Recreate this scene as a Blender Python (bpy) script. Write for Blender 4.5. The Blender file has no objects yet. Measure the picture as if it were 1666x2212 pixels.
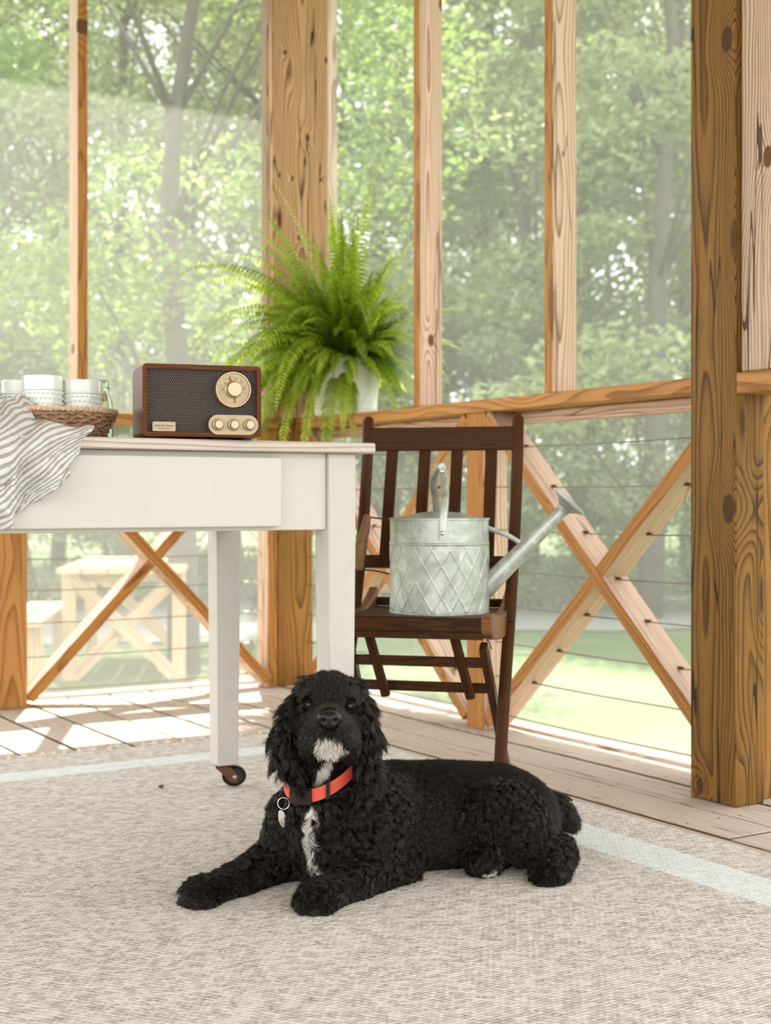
import bpy, math, random
import numpy as np
from mathutils import Vector, Matrix, Euler, noise

PI = math.pi
SC = bpy.context.scene
COL = SC.collection
random.seed(7)
R = math.radians

# ------------------------------------------------------------------ camera, light, exposure
CAM_YAW = R(-32)
CF = Matrix.Rotation(CAM_YAW, 4, 'Z')          # x right, y ahead, z up from the camera's foot -> world
cam_d = bpy.data.cameras.new('camera')
cam = bpy.data.objects.new('camera', cam_d); COL.objects.link(cam)
cam.location = (0, 0, .70)
cam.rotation_euler = (R(90), 0, CAM_YAW)
cam_d.sensor_fit = 'VERTICAL'; cam_d.sensor_height = 36; cam_d.lens = 48.82
cam_d.shift_y = -.01175
cam_d.dof.use_dof = True; cam_d.dof.focus_distance = 2.42; cam_d.dof.aperture_fstop = 5.2
cam_d.clip_end = 200
SC.camera = cam

SUN_DIR = Vector((-.20, -.43, -1.0)).normalized()
sun_d = bpy.data.lights.new('sun', 'SUN'); sun_d.energy = 6.0; sun_d.angle = R(.6); sun_d.color = (1, .965, .90)
sun = bpy.data.objects.new('sun', sun_d); COL.objects.link(sun)
sun.rotation_euler = SUN_DIR.to_track_quat('-Z', 'Y').to_euler(); sun.location = (2, 5, 8)

w = bpy.data.worlds.new('sky'); SC.world = w; w.use_nodes = True
nt = w.node_tree; bg = nt.nodes['Background']
tc = nt.nodes.new('ShaderNodeTexCoord'); sp = nt.nodes.new('ShaderNodeSeparateXYZ'); rp = nt.nodes.new('ShaderNodeValToRGB')
nt.links.new(tc.outputs['Generated'], sp.inputs[0]); nt.links.new(sp.outputs[2], rp.inputs[0]); nt.links.new(rp.outputs[0], bg.inputs[0])
rp.color_ramp.elements[0].color = (.97, .98, 1, 1); rp.color_ramp.elements[1].color = (.84, .92, 1, 1)
bg.inputs[1].default_value = 1.4

SC.view_settings.view_transform = 'Standard'; SC.view_settings.look = 'None'
SC.view_settings.gamma = 1; SC.view_settings.use_curve_mapping = False
SC.view_settings.exposure = 1.42
SC.cycles.max_bounces = 8; SC.cycles.diffuse_bounces = 4; SC.cycles.transparent_max_bounces = 24
SC.cycles.use_denoising = True
SC.cycles.sample_clamp_indirect = 6

# ------------------------------------------------------------------ node helper and materials
class NB:
    def __init__(s, name):
        s.m = bpy.data.materials.new(name); s.m.use_nodes = True
        s.t = s.m.node_tree; s.p = s.t.nodes['Principled BSDF']; s.out = s.t.nodes['Material Output']
    def n(s, kind, **kw):
        x = s.t.nodes.new('ShaderNode' + kind)
        for k, v in kw.items(): setattr(x, k, v)
        return x
    def l(s, a, b): s.t.links.new(a, b)
    def put(s, inp, v):
        if isinstance(v, bpy.types.NodeSocket): s.l(v, inp)
        else: inp.default_value = v
    def math(s, op, a, b=0, c=0, clamp=False):
        x = s.n('Math', operation=op); x.use_clamp = clamp
        s.put(x.inputs[0], a); s.put(x.inputs[1], b); s.put(x.inputs[2], c); return x.outputs[0]
    def vmath(s, op, a, b=(0, 0, 0)):
        x = s.n('VectorMath', operation=op); s.put(x.inputs[0], a); s.put(x.inputs[1], b)
        return x.outputs['Value'] if op in ('LENGTH', 'DOT_PRODUCT', 'DISTANCE') else x.outputs[0]
    def noise(s, v, scale=5, detail=3, rough=.5, dist=0):
        x = s.n('TexNoise'); s.put(x.inputs['Vector'], v)
        x.inputs['Scale'].default_value = scale; x.inputs['Detail'].default_value = detail
        x.inputs['Roughness'].default_value = rough; x.inputs['Distortion'].default_value = dist
        return x.outputs['Fac']
    def ramp(s, f, stops, interp='LINEAR'):
        x = s.n('ValToRGB'); s.l(f, x.inputs[0]); cr = x.color_ramp; cr.interpolation = interp
        while len(cr.elements) < len(stops): cr.elements.new(.5)
        for e, (p, c) in zip(cr.elements, stops):
            e.position = p; e.color = (*c, 1) if len(c) == 3 else c
        return x.outputs[0]
    def mix(s, f, a, b, mode='MIX'):
        x = s.n('Mix', data_type='RGBA', blend_type=mode)
        s.put(x.inputs[0], f)
        for i, v in ((6, a), (7, b)):
            s.put(x.inputs[i], (*v, 1) if isinstance(v, tuple) and len(v) == 3 else v)
        return x.outputs[2]
    def obj(s): return s.n('TexCoord').outputs['Object']
    def rnd(s): return s.n('ObjectInfo').outputs['Random']
    def bump(s, h, strength=.3, dist=.002):
        x = s.n('Bump'); x.inputs['Strength'].default_value = strength; x.inputs['Distance'].default_value = dist
        s.l(h, x.inputs['Height']); s.l(x.outputs[0], s.p.inputs['Normal']); return x
    def set(s, **kw):
        for k, v in kw.items():
            s.put(s.p.inputs[k.replace('_', ' ')], (*v, 1) if isinstance(v, tuple) and len(v) == 3 else v)
        return s

def wood(name, light, dark, knot=(.12, .05, .02), freq=105, pale=None, rough=.6, contrast=1.0, knots=True, bump=.25, fiber=.35, wobble=1.0, axis='X', spec=.3, crack=.5, at_knots=()):
    """Sawn softwood: growth rings about an off-centre pith running along local X, arches, knots, fibre."""
    b = NB(name); v = b.obj(); rnd = b.rnd()
    if axis == 'Z':
        s0 = b.n('SeparateXYZ'); b.l(v, s0.inputs[0]); c0 = b.n('CombineXYZ')
        for i_, j_ in ((0, 2), (1, 0), (2, 1)): b.l(s0.outputs[j_], c0.inputs[i_])
        v = c0.outputs[0]
    off = b.n('CombineXYZ'); b.put(off.inputs[0], b.math('MULTIPLY', rnd, 37.0))
    b.put(off.inputs[1], 0.0); b.put(off.inputs[2], 0.0)
    vo = b.vmath('ADD', v, off.outputs[0])
    low = b.vmath('MULTIPLY', vo, (1.15, 3.2, 3.2))
    n1 = b.noise(low, 1.0, 2, .5)
    n2 = b.noise(b.vmath('MULTIPLY', vo, (7, 30, 30)), 1.0, 2, .5)
    sx = b.n('SeparateXYZ'); b.l(v, sx.inputs[0])
    r2 = b.math('FRACT', b.math('MULTIPLY', rnd, 7.31)); r3 = b.math('FRACT', b.math('MULTIPLY', rnd, 13.7))
    py = b.math('ADD', sx.outputs[1], b.math('MULTIPLY_ADD', r2, .05, -.025))
    pz = b.math('ADD', sx.outputs[2], b.math('MULTIPLY_ADD', r3, .05, -.025))
    rr = b.math('SQRT', b.math('ADD', b.math('MULTIPLY', py, py), b.math('MULTIPLY', pz, pz)))
    rad = b.math('ADD', rr, b.math('MULTIPLY', n1, .075 * wobble))
    rad = b.math('ADD', rad, b.math('MULTIPLY', n2, .0035 * wobble))
    kn = None
    if knots:
        vx = b.n('TexVoronoi'); b.l(b.vmath('MULTIPLY', vo, (1.8, 8, 8)), vx.inputs['Vector']); vx.inputs['Scale'].default_value = 1.0
        d = vx.outputs['Distance']
        bulge = b.math('POWER', 2.718, b.math('MULTIPLY', b.math('MULTIPLY', d, d), -22.0))
        rad = b.math('ADD', rad, b.math('MULTIPLY', bulge, .030))
        kn = b.math('SUBTRACT', 1.0, b.math('MULTIPLY', d, 9.0), clamp=True)
    for (kx, ky, kz, kr) in at_knots:
        dk = b.vmath('LENGTH', b.vmath('MULTIPLY', b.vmath('SUBTRACT', v, (kx, ky, kz)), (.55 / kr, 1 / kr, .25 / kr)))
        rad = b.math('ADD', rad, b.math('MULTIPLY', b.math('POWER', 2.718, b.math('MULTIPLY', b.math('MULTIPLY', dk, dk), -.16)), kr * 2.2))
        k1 = b.math('SUBTRACT', 1.0, b.math('MULTIPLY', b.math('SUBTRACT', dk, .75, clamp=True), 3.0), clamp=True)
        kn = k1 if kn is None else b.math('MAXIMUM', kn, k1)
    fr = b.math('FRACT', b.math('MULTIPLY', rad, freq))
    vary = b.noise(b.vmath('MULTIPLY', vo, (2.2, 60, 60)), 1.0, 2, .5)
    ring = b.math('MULTIPLY', b.math('POWER', fr, 3.4 / contrast), b.math('SUBTRACT', 1.0, b.math('POWER', fr, 22.0)))
    ring = b.math('MULTIPLY', ring, b.math('MULTIPLY_ADD', vary, 2.0, .35), clamp=True)
    fib = b.noise(b.vmath('MULTIPLY', vo, (9, 420, 420)), 1.0, 3, .6)
    base = b.mix(b.noise(b.vmath('MULTIPLY', vo, (2.5, 25, 25)), 1, 3, .6), light, tuple(c * .78 for c in light))
    if pale:
        g = b.n('TexCoord').outputs['Normal']; sg = b.n('SeparateXYZ'); b.l(g, sg.inputs[0])
        fac = b.math('POWER', b.math('ABSOLUTE', sg.outputs[2]), 2.0, clamp=True)
        base = b.mix(b.math('MULTIPLY', fac, .85), base, pale)
    col = b.mix(b.math('MULTIPLY', ring, .85, clamp=True), base, dark)
    col = b.mix(b.math('MULTIPLY', b.math('GREATER_THAN', fib, .58), fiber * .4), col, dark)
    ck = b.math('LESS_THAN', b.math('ABSOLUTE', b.math('SUBTRACT', b.noise(b.vmath('MULTIPLY', vo, (.55, 17, 17)), 1.0, 2, .4), .5)), .0045)
    col = b.mix(b.math('MULTIPLY', ck, crack), col, tuple(c * .35 for c in dark))
    if kn is not None:
        col = b.mix(b.math('MULTIPLY', kn, 1.6, clamp=True), col, knot)
    b.set(Base_Color=col, Roughness=rough); b.p.inputs['Specular IOR Level'].default_value = spec; b.p.inputs['Specular Tint'].default_value = (1, .82, .62, 1)
    h = b.math('ADD', b.math('MULTIPLY', ring, -.6), b.math('MULTIPLY', fib, .5))
    b.bump(h, bump, .0015)
    return b.m

def plain(name, col, rough=.5, metal=0, nscale=0, namt=.15, bump=0, bscale=200, spec=None):
    b = NB(name); b.set(Roughness=rough, Metallic=metal)
    if nscale:
        b.set(Base_Color=b.mix(b.noise(b.obj(), nscale, 4, .6), tuple(c * (1 - namt) for c in col), tuple(min(1, c * (1 + namt)) for c in col)))
    else: b.set(Base_Color=col)
    if bump: b.bump(b.noise(b.obj(), bscale, 3, .6), bump, .001)
    if spec is not None: b.p.inputs['Specular IOR Level'].default_value = spec
    return b.m

M = {}
M['post'] = wood('honey_post_wood', (.245, .112, .020), (.026, .009, .002), knot=(.055, .020, .006), freq=150, contrast=1.25, fiber=.9, wobble=.7, crack=.95, at_knots=((.306, -.045, .046, .017), (-.77, -.050, .046, .019), (-1.42, .040, .046, .011)))
M['post2'] = wood('honey_post_wood_plain', (.33, .155, .034), (.045, .015, .004), freq=130, contrast=1.2, fiber=.8, wobble=.9)
M['frame'] = wood('porch_frame_wood', (.46, .205, .050), (.20, .070, .016), pale=(.66, .50, .385), freq=110, contrast=.9, crack=.6)
M['frame2'] = wood('knotted_stud_wood', (.46, .205, .050), (.20, .070, .016), pale=(.66, .50, .385), freq=110, contrast=.9, crack=.6, at_knots=((-.73, 0, .019, .011), (.375, -.0445, 0, .014)))
M['rail'] = wood('rail_wood', (.50, .24, .075), (.20, .07, .018), freq=110)
M['corner'] = wood('corner_board_wood', (.56, .33, .165), (.10, .032, .009), knot=(.06, .02, .008), freq=105, contrast=1.2, crack=1, fiber=.6, wobble=.8, at_knots=((.11, -.027, .018, .009), (.415, .068, .018, .006), (.415, -.108, .018, .007), (-.045, .092, .018, .006), (-.05, .038, .018, .006), (-.04, -.082, .018, .006), (-.27, .01, .018, .006)))
M['panel'] = wood('weathered_panel_wood', (.64, .47, .35), (.12, .045, .018), freq=105, contrast=1.15, wobble=1.3, crack=.9, fiber=.7, at_knots=((-.48, .095, .02, .014), (.25, .10, .02, .012)))
M['deck'] = wood('weathered_deck_wood', (.62, .52, .43), (.33, .24, .17), freq=80, contrast=.8, rough=.75, bump=.35)
M['ceil'] = wood('ceiling_wood', (.62, .45, .30), (.3, .16, .08), knots=False)
M['chair'] = wood('dark_chair_wood', (.060, .020, .006), (.018, .007, .003), freq=160, knots=False, rough=.42, bump=.15, spec=.16)
M['chairv'] = wood('dark_chair_wood_upright', (.075, .026, .008), (.022, .009, .004), freq=160, knots=False, rough=.42, bump=.15, axis='Z', spec=.16)
M['chairend'] = wood('worn_chair_wood', (.22, .09, .032), (.09, .035, .014), freq=160, knots=False, rough=.42, bump=.15, spec=.16)
M['walnut'] = wood('walnut_veneer', (.135, .042, .014), (.05, .015, .006), freq=150, knots=False, rough=.45, bump=.08, spec=.14)
M['tabletop'] = wood('grey_tabletop_wood', (.66, .57, .50), (.33, .25, .2), freq=90, knots=False, rough=.6, bump=.4)
M['picnic'] = wood('picnic_wood', (.72, .52, .34), (.4, .24, .12), freq=60)
M['grip'] = wood('grip_wood', (.25, .13, .06), (.1, .045, .02), freq=200, knots=False, rough=.5)

# ------------------------------------------------------------------ mesh helpers
class MB:
    def __init__(s): s.v = []; s.f = []
    def add(s, vs, fs):
        o = len(s.v); s.v += [tuple(v) for v in vs]; s.f += [tuple(i + o for i in f) for f in fs]; return s
    def box(s, lo, hi, mat=None):
        x0, y0, z0 = lo; x1, y1, z1 = hi
        vs = [Vector(p) for p in ((x0, y0, z0), (x1, y0, z0), (x1, y1, z0), (x0, y1, z0), (x0, y0, z1), (x1, y0, z1), (x1, y1, z1), (x0, y1, z1))]
        if mat is not None: vs = [mat @ p for p in vs]
        return s.add(vs, [(0, 3, 2, 1), (4, 5, 6, 7), (0, 1, 5, 4), (1, 2, 6, 5), (2, 3, 7, 6), (3, 0, 4, 7)])
    def tube(s, pts, r, n=10, closed=False, cap=True, flat=None):
        pts = [Vector(p) for p in pts]; m = len(pts)
        rs = r if isinstance(r, (list, tuple)) else [r] * m
        rings = []; up = None
        for i, p in enumerate(pts):
            a = pts[(i - 1) % m] if (closed or i > 0) else p
            c = pts[(i + 1) % m] if (closed or i < m - 1) else p
            t = (c - a).normalized()
            if up is None:
                up = Vector((0, 0, 1)) if abs(t.z) < .9 else Vector((1, 0, 0))
            sd = t.cross(up).normalized(); up = sd.cross(t).normalized()
            fl = flat or (1, 1)
            rings.append([p + (sd * math.cos(2 * PI * k / n) * fl[0] + up * math.sin(2 * PI * k / n) * fl[1]) * rs[i] for k in range(n)])
        vs = [q for rg in rings for q in rg]; fs = []
        for i in range(m if closed else m - 1):
            j = (i + 1) % m
            for k in range(n):
                k2 = (k + 1) % n
                fs.append((i * n + k, i * n + k2, j * n + k2, j * n + k))
        if not closed and cap:
            fs.append(tuple(range(n - 1, -1, -1))); fs.append(tuple((m - 1) * n + k for k in range(n)))
        return s.add(vs, fs)
    def lathe(s, prof, n=32, mat=None, closed=False):
        """prof: (radius, z) from bottom to top; zero radius closes the end"""
        vs = []; idx = []
        for r, z in prof:
            if r < 1e-6: idx.append([len(vs)] * n); vs.append(Vector((0, 0, z)))
            else:
                idx.append(list(range(len(vs), len(vs) + n)))
                vs += [Vector((r * math.cos(2 * PI * k / n), r * math.sin(2 * PI * k / n), z)) for k in range(n)]
        fs = []; m = len(prof)
        for i in range(m if closed else m - 1):
            A, B = idx[i], idx[(i + 1) % m]
            for k in range(n):
                k2 = (k + 1) % n
                q = [A[k], A[k2], B[k2], B[k]]; q = [x for j, x in enumerate(q) if x != q[j - 1]]
                if len(q) > 2: fs.append(tuple(q))
        if mat is not None: vs = [mat @ p for p in vs]
        return s.add(vs, fs)
    def prism(s, poly, h0, h1, mat=None):
        """poly in XY, extruded from h0 to h1 on Z"""
        n = len(poly)
        vs = [Vector((x, y, h0)) for x, y in poly] + [Vector((x, y, h1)) for x, y in poly]
        if mat is not None: vs = [mat @ p for p in vs]
        return s.add(vs, [tuple(range(n - 1, -1, -1)), tuple(range(n, 2 * n))] + [(k, (k + 1) % n, n + (k + 1) % n, n + k) for k in range(n)])
    def sphere(s, c, r, n=12, m=8, sc=(1, 1, 1)):
        prof = [(r * math.sin(PI * i / m) if 0 < i < m else 0, -r * math.cos(PI * i / m)) for i in range(m + 1)]
        return s.lathe(prof, n, Matrix.Translation(c) @ Matrix.Diagonal((*sc, 1)))
    def build(s, name, mat, parent=None, smooth=35, bevel=0, mats=None):
        me = bpy.data.meshes.new(name); me.from_pydata(s.v, [], s.f); me.update()
        o = bpy.data.objects.new(name, me); COL.objects.link(o)
        if mat is not None: me.materials.append(M[mat] if isinstance(mat, str) else mat)
        if smooth:
            me.shade_smooth(); me.set_sharp_from_angle(angle=R(smooth))
        if bevel:
            bv = o.modifiers.new('bevel', 'BEVEL'); bv.width = bevel; bv.segments = 2; bv.limit_method = 'ANGLE'; bv.harden_normals = False
        if parent is not None: o.parent = parent
        return o

def tag(o, label=None, cat=None, group=None, kind=None):
    if label: o['label'] = label
    if cat: o['category'] = cat
    if group: o['group'] = group
    if kind: o['kind'] = kind
    return o
def empty(name, label, cat, loc=(0, 0, 0), rz=0, group=None):
    o = bpy.data.objects.new(name, None); COL.objects.link(o); o.empty_display_size = .05
    o.location = loc; o.rotation_euler = (0, 0, rz)
    return tag(o, label, cat, group)
def board(name, a, b, w, t, mat, parent=None, face=(0, 0, 1), bevel=.003, ends=(0, 0), seg=1):
    """a straight board from a to b; its local X runs along it, local Z (thickness t) points towards 'face', w is its width"""
    a, b = Vector(a), Vector(b); L = (b - a).length; x = (b - a).normalized()
    z = Vector(face); z = (z - x * z.dot(x)).normalized(); y = z.cross(x)
    mb = MB(); e0, e1 = ends
    prof = [(-L / 2, -w / 2), (L / 2, -w / 2), (L / 2, w / 2), (-L / 2, w / 2)]
    prof = [(-L / 2 + e0, -w / 2), (L / 2 - e1, -w / 2), (L / 2, w / 2), (-L / 2, w / 2)]
    mb.prism(prof, -t / 2, t / 2)
    o = mb.build(name, mat, parent, bevel=bevel)
    mt = Matrix.Identity(4)
    for i in range(3): mt[i][0] = x[i]; mt[i][1] = y[i]; mt[i][2] = z[i]; mt[i][3] = ((a + b) / 2)[i]
    o.matrix_basis = mt
    return o
def rounded(w, h, r, n=5):
    pts = []
    for cx, cy, a0 in ((w / 2 - r, h / 2 - r, 0), (-w / 2 + r, h / 2 - r, 90), (-w / 2 + r, -h / 2 + r, 180), (w / 2 - r, -h / 2 + r, 270)):
        for k in range(n + 1):
            a = R(a0 + 90 * k / n); pts.append((cx + r * math.cos(a), cy + r * math.sin(a)))
    return pts

# ------------------------------------------------------------------ the setting
RZ0, RZ1 = .967, 1.005                      # rail underside / top
YI, XI = 4.60, 2.488                        # inner faces of the two screened walls
# deck boards run along Y
mb = MB(); pitch = .158; rng = random.Random(3)
x = 2.586
while x > -2.6:
    x0 = x - pitch + .011
    cuts = [-2.2, 4.76]
    if abs(x - 2.27) < .03: cuts = [-2.2, 2.057, 4.76]
    elif rng.random() < .35: cuts = [-2.2, rng.uniform(.0, 4.4), 4.76]
    for c0, c1 in zip(cuts, cuts[1:]):
        dz = rng.uniform(-.0012, .0012)
        mb.box((x0, c0 + .002, -.034 + dz), (x, c1 - .002, dz))
    x -= pitch
def deck_material():
    b = NB('deck_boards'); v = b.obj()
    s = b.n('SeparateXYZ'); b.l(v, s.inputs[0])
    q = b.math('DIVIDE', b.math('SUBTRACT', 2.586, s.outputs[0]), pitch)
    idx = b.math('FLOOR', q); fx = b.math('FRACT', q)
    wn = b.n('TexWhiteNoise', noise_dimensions='1D'); b.l(idx, wn.inputs['W'])
    c = b.n('CombineXYZ'); b.l(s.outputs[1], c.inputs[0]); b.l(b.math('MULTIPLY', fx, .15), c.inputs[1]); b.l(b.math('MULTIPLY', idx, 3.7), c.inputs[2])
    cv = c.outputs[0]
    n1 = b.noise(b.vmath('MULTIPLY', cv, (1.5, 7, 1)), 1, 3, .5)
    vx = b.n('TexVoronoi'); b.l(b.vmath('MULTIPLY', cv, (1.6, 8, 1)), vx.inputs['Vector']); vx.inputs['Scale'].default_value = 1
    kd = vx.outputs['Distance']
    bul = b.math('POWER', 2.718, b.math('MULTIPLY', b.math('MULTIPLY', kd, kd), -20.0))
    cy = b.math('MULTIPLY', b.math('SUBTRACT', fx, wn.outputs['Value']), .15)
    rad = b.math('ADD', b.math('ABSOLUTE', cy), b.math('ADD', b.math('MULTIPLY', n1, .10), b.math('MULTIPLY', bul, .03)))
    fr = b.math('FRACT', b.math('MULTIPLY', rad, 95.0))
    ring = b.math('POWER', fr, 3.0)
    fib = b.noise(b.vmath('MULTIPLY', cv, (8, 400, 1)), 1, 3, .6)
    base = b.mix(b.noise(b.vmath('MULTIPLY', cv, (1.2, 10, 1)), 1, 4, .6), (.62, .53, .45), (.48, .385, .30))
    base = b.mix(b.math('MULTIPLY', wn.outputs['Value'], .35), base, (.54, .42, .31))
    col = b.mix(b.math('MULTIPLY', ring, .9), base, (.19, .115, .065))
    col = b.mix(b.math('MULTIPLY', b.math('GREATER_THAN', fib, .60), .22), col, (.3, .22, .16))
    col = b.mix(b.math('SUBTRACT', 1.0, b.math('MULTIPLY', kd, 14.0), clamp=True), col, (.25, .15, .09))
    # dark nail heads in pairs every 40 cm
    ny = b.math('SUBTRACT', b.math('FRACT', b.math('DIVIDE', s.outputs[1], .40)), .5)
    nx = b.math('SUBTRACT', b.math('ABSOLUTE', b.math('SUBTRACT', fx, .5)), .30)
    dd = b.math('SQRT', b.math('ADD', b.math('POWER', b.math('MULTIPLY', ny, .40), 2), b.math('POWER', b.math('MULTIPLY', nx, .158), 2)))
    ck = b.math('LESS_THAN', b.math('ABSOLUTE', b.math('SUBTRACT', b.noise(b.vmath('MULTIPLY', cv, (.6, 30, 1)), 1, 2, .4), .5)), .005)
    col = b.mix(b.math('MULTIPLY', ck, .7), col, (.14, .085, .05))
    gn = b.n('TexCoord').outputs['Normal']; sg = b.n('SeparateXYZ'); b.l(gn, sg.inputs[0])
    col = b.mix(b.math('LESS_THAN', sg.outputs[2], .5), col, (.11, .065, .038))      # side faces painted dark brown, as shade in the board gaps
    col = b.mix(b.math('LESS_THAN', dd, .0042), col, (.10, .07, .05))
    b.set(Base_Color=col, Roughness=.72)
    b.bump(b.math('ADD', b.math('MULTIPLY', ring, -.5), b.math('MULTIPLY', fib, .6)), .35, .0015)
    return b.m
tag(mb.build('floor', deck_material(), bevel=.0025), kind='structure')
mb = MB(); mb.box((-2.6, -2.2, -.09), (2.585, 4.76, -.045)); tag(mb.build('gap_shade_sheet', plain('gap_shade_colour', (.10, .07, .05), .9), smooth=0), kind='structure')  # dark sheet added under the boards, its colour stands for shade in the gaps
# fascia and weathered edge strip under the screens
tag(board('trim_1', (2.615, -2.2, -.012), (2.615, 4.79, -.012), .05, .05, 'deck'), kind='structure')
tag(board('trim_2', (-2.6, 4.79, -.012), (2.59, 4.79, -.012), .05, .05, 'deck'), kind='structure')
tag(board('trim_3', (2.655, -2.2, -.16), (2.655, 4.83, -.16), .26, .025, 'deck', face=(1, 0, 0)), kind='structure')
tag(board('trim_4', (-2.6, 4.83, -.16), (2.64, 4.83, -.16), .26, .025, 'deck', face=(0, 1, 0)), kind='structure')
# roof: board ceiling reaching past the screens as eaves
mb = MB(); y = -2.2
while y < 5.03:
    mb.box((-2.9, y, 2.90), (3.12, min(y + .135, 5.04), 2.925)); y += .14
tag(mb.build('ceiling', 'ceil'), kind='structure')
mb = MB(); mb.box((-2.95, -2.25, 2.927), (3.15, 5.06, 2.98)); tag(mb.build('trim_5', plain('roof_felt', (.2, .2, .2), .9)), kind='structure')

def screen_material():
    b = NB('insect_screen')
    tr = b.n('BsdfTransparent'); df = b.n('BsdfDiffuse'); tl = b.n('BsdfTranslucent'); m1 = b.n('MixShader'); m2 = b.n('MixShader')
    df.inputs[0].default_value = (.42, .40, .35, 1); tl.inputs[0].default_value = (.90, .88, .80, 1)
    m1.inputs[0].default_value = .6; b.l(df.outputs[0], m1.inputs[1]); b.l(tl.outputs[0], m1.inputs[2])
    m2.inputs[0].default_value = .21; b.l(tr.outputs[0], m2.inputs[1]); b.l(m1.outputs[0], m2.inputs[2])
    b.l(m2.outputs[0], b.out.inputs[0])
    return b.m
scr = screen_material()
def quad(name, pts, mat):
    m_ = MB(); m_.add(pts, [(0, 1, 2, 3)]); return m_.build(name, mat, smooth=0)
tag(quad('window_1', [(-2.6, 4.72, 0.01), (2.60, 4.72, 0.01), (2.60, 4.72, 2.90), (-2.6, 4.72, 2.90)], scr), kind='structure')
tag(quad('window_2', [(2.605, 4.72, 0.01), (2.605, 1.0, 0.01), (2.605, 1.0, 2.90), (2.605, 4.72, 2.90)], scr), kind='structure')

# ------------------------------------------------------------------ porch timbers (each board a thing)
def timber(name, a, b, w, t, mat, face, label, cat, group=None, **k):
    return tag(board(name, a, b, w, t, mat, face=face, **k), label, cat, group)
Z0, Z1 = .0, 2.90
timber('porch_post', (2.396, 2.329, Z0), (2.396, 2.329, Z1), .143, .092, 'post', (-1, 0, 0), 'thick honey-brown square timber post with a big oval knot, right of the screen', 'post')
timber('porch_post', (2.492, 4.70, Z0), (2.492, 4.70, Z1), .15, .14, 'post2', (0, -1, 0), 'square timber post standing in the far corner behind the white table', 'post')
timber('porch_post', (2.533, 3.464, Z0), (2.533, 3.464, RZ0), .09, .09, 'frame', (0, -1, 0), 'short post under the handrail, seen behind the slatted chair', 'post')
timber('porch_post', (1.383, 4.67, Z0), (1.383, 4.67, RZ0), .14, .14, 'rail', (0, -1, 0), 'short strongly grained post under the table at the picture edge', 'post')
timber('porch_post', (2.50, 2.342, Z0), (2.50, 2.342, Z1), .10, .115, 'post2', (0, -1, 0), 'narrow post hidden in shade right behind the thick knotted post', 'post')
timber('corner_board', (2.493, 4.605, RZ1), (2.493, 4.605, Z1), .236, .036, 'corner', (0, -1, 0), 'wide knotty upright board above the fern in the corner', 'board')
timber('corner_board', (2.638, 4.65, RZ1), (2.638, 4.65, Z1), .045, .09, 'frame', (0, -1, 0), 'narrow pale upright strip along the edge of the wide corner board', 'board')
timber('wall_stud', (1.647, 4.645, RZ1), (1.647, 4.645, Z1), .089, .037, 'frame2', (-1, 0, 0), 'slim upright stud above the white cups on the table', 'stud')
timber('wall_stud', (XI + .045, 3.792, RZ1), (XI + .045, 3.792, Z1), .089, .038, 'frame2', (0, -1, 0), 'pale upright stud with an oval knot, just beside the fern', 'stud')
timber('wall_stud', (XI + .045, 3.108, RZ1), (XI + .045, 3.108, Z1), .089, .038, 'frame', (0, -1, 0), 'pale upright stud standing on the handrail above the watering can spout', 'stud')
timber('wall_stud', (2.39, 4.665, Z0), (2.39, 4.665, RZ0), .089, .038, 'frame', (-1, 0, 0), 'short stud with cable eye hooks beside the corner post', 'stud')
timber('panel_board', (2.385, 2.08, .992), (2.385, 2.08, Z1), .35, .04, 'panel', (-1, 0, 0), 'wide pale board with swirling grain above the short rail', 'board')
timber('handrail', (2.553, 2.40, .986), (2.553, 4.62, .986), .14, .038, 'rail', (0, 0, 1), 'long handrail running from the thick post to the fern bucket', 'rail')
timber('handrail', (1.0, 4.668, .986), (2.40, 4.668, .986), .14, .038, 'rail', (0, 0, 1), 'handrail behind the radio and woven basket', 'rail')
timber('handrail', (2.42, 1.0, .966), (2.42, 2.256, .966), .14, .048, 'rail', (0, 0, 1), 'short handrail end below the wide pale swirling-grain board', 'rail')
timber('screen_rail', (2.59, 2.40, .948), (2.59, 4.60, .948), .036, .022, 'frame', (-1, 0, 0), 'slim pale strip under the long handrail, above the watering can spout', 'strip')
br = .089
def brace(a, b, face, label):
    return timber('cross_brace', a, b, .0375, br, 'frame', face, label, 'brace', bevel=.002)
# local Z must be the narrow direction for the pale wide faces: swap width / thickness
def brace(a, b, wide_normal, label, sh=0):
    return timber('cross_brace', a, b, br - sh, .0375, 'frame', wide_normal, label, 'brace', bevel=.002)
bx = XI + .045
brace((bx, 3.41, .955), (bx, 2.40, .03), (0, -1, 1), 'diagonal brace falling from behind the chair to the thick post')
brace((bx + .001, 3.41, .03), (bx + .001, 2.40, .955), (0, -1, -1), 'diagonal brace rising from behind the chair leg to the thick post', .003)
brace((bx, 4.55, .955), (bx, 3.52, .03), (0, -1, 1), 'diagonal brace seen falling through the chair back slats')
brace((bx + .001, 4.55, .03), (bx + .001, 3.52, .955), (0, -1, -1), 'diagonal brace seen rising behind the watering can', .003)
by = YI + .045
brace((1.463, by, .03), (2.365, by, .955), (-1, 0, 1), 'diagonal brace under the table rising towards the corner', .004)
brace((1.463, by - .001, .955), (2.365, by - .001, .03), (-1, 0, -1), 'diagonal brace under the table falling towards the corner')

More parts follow.
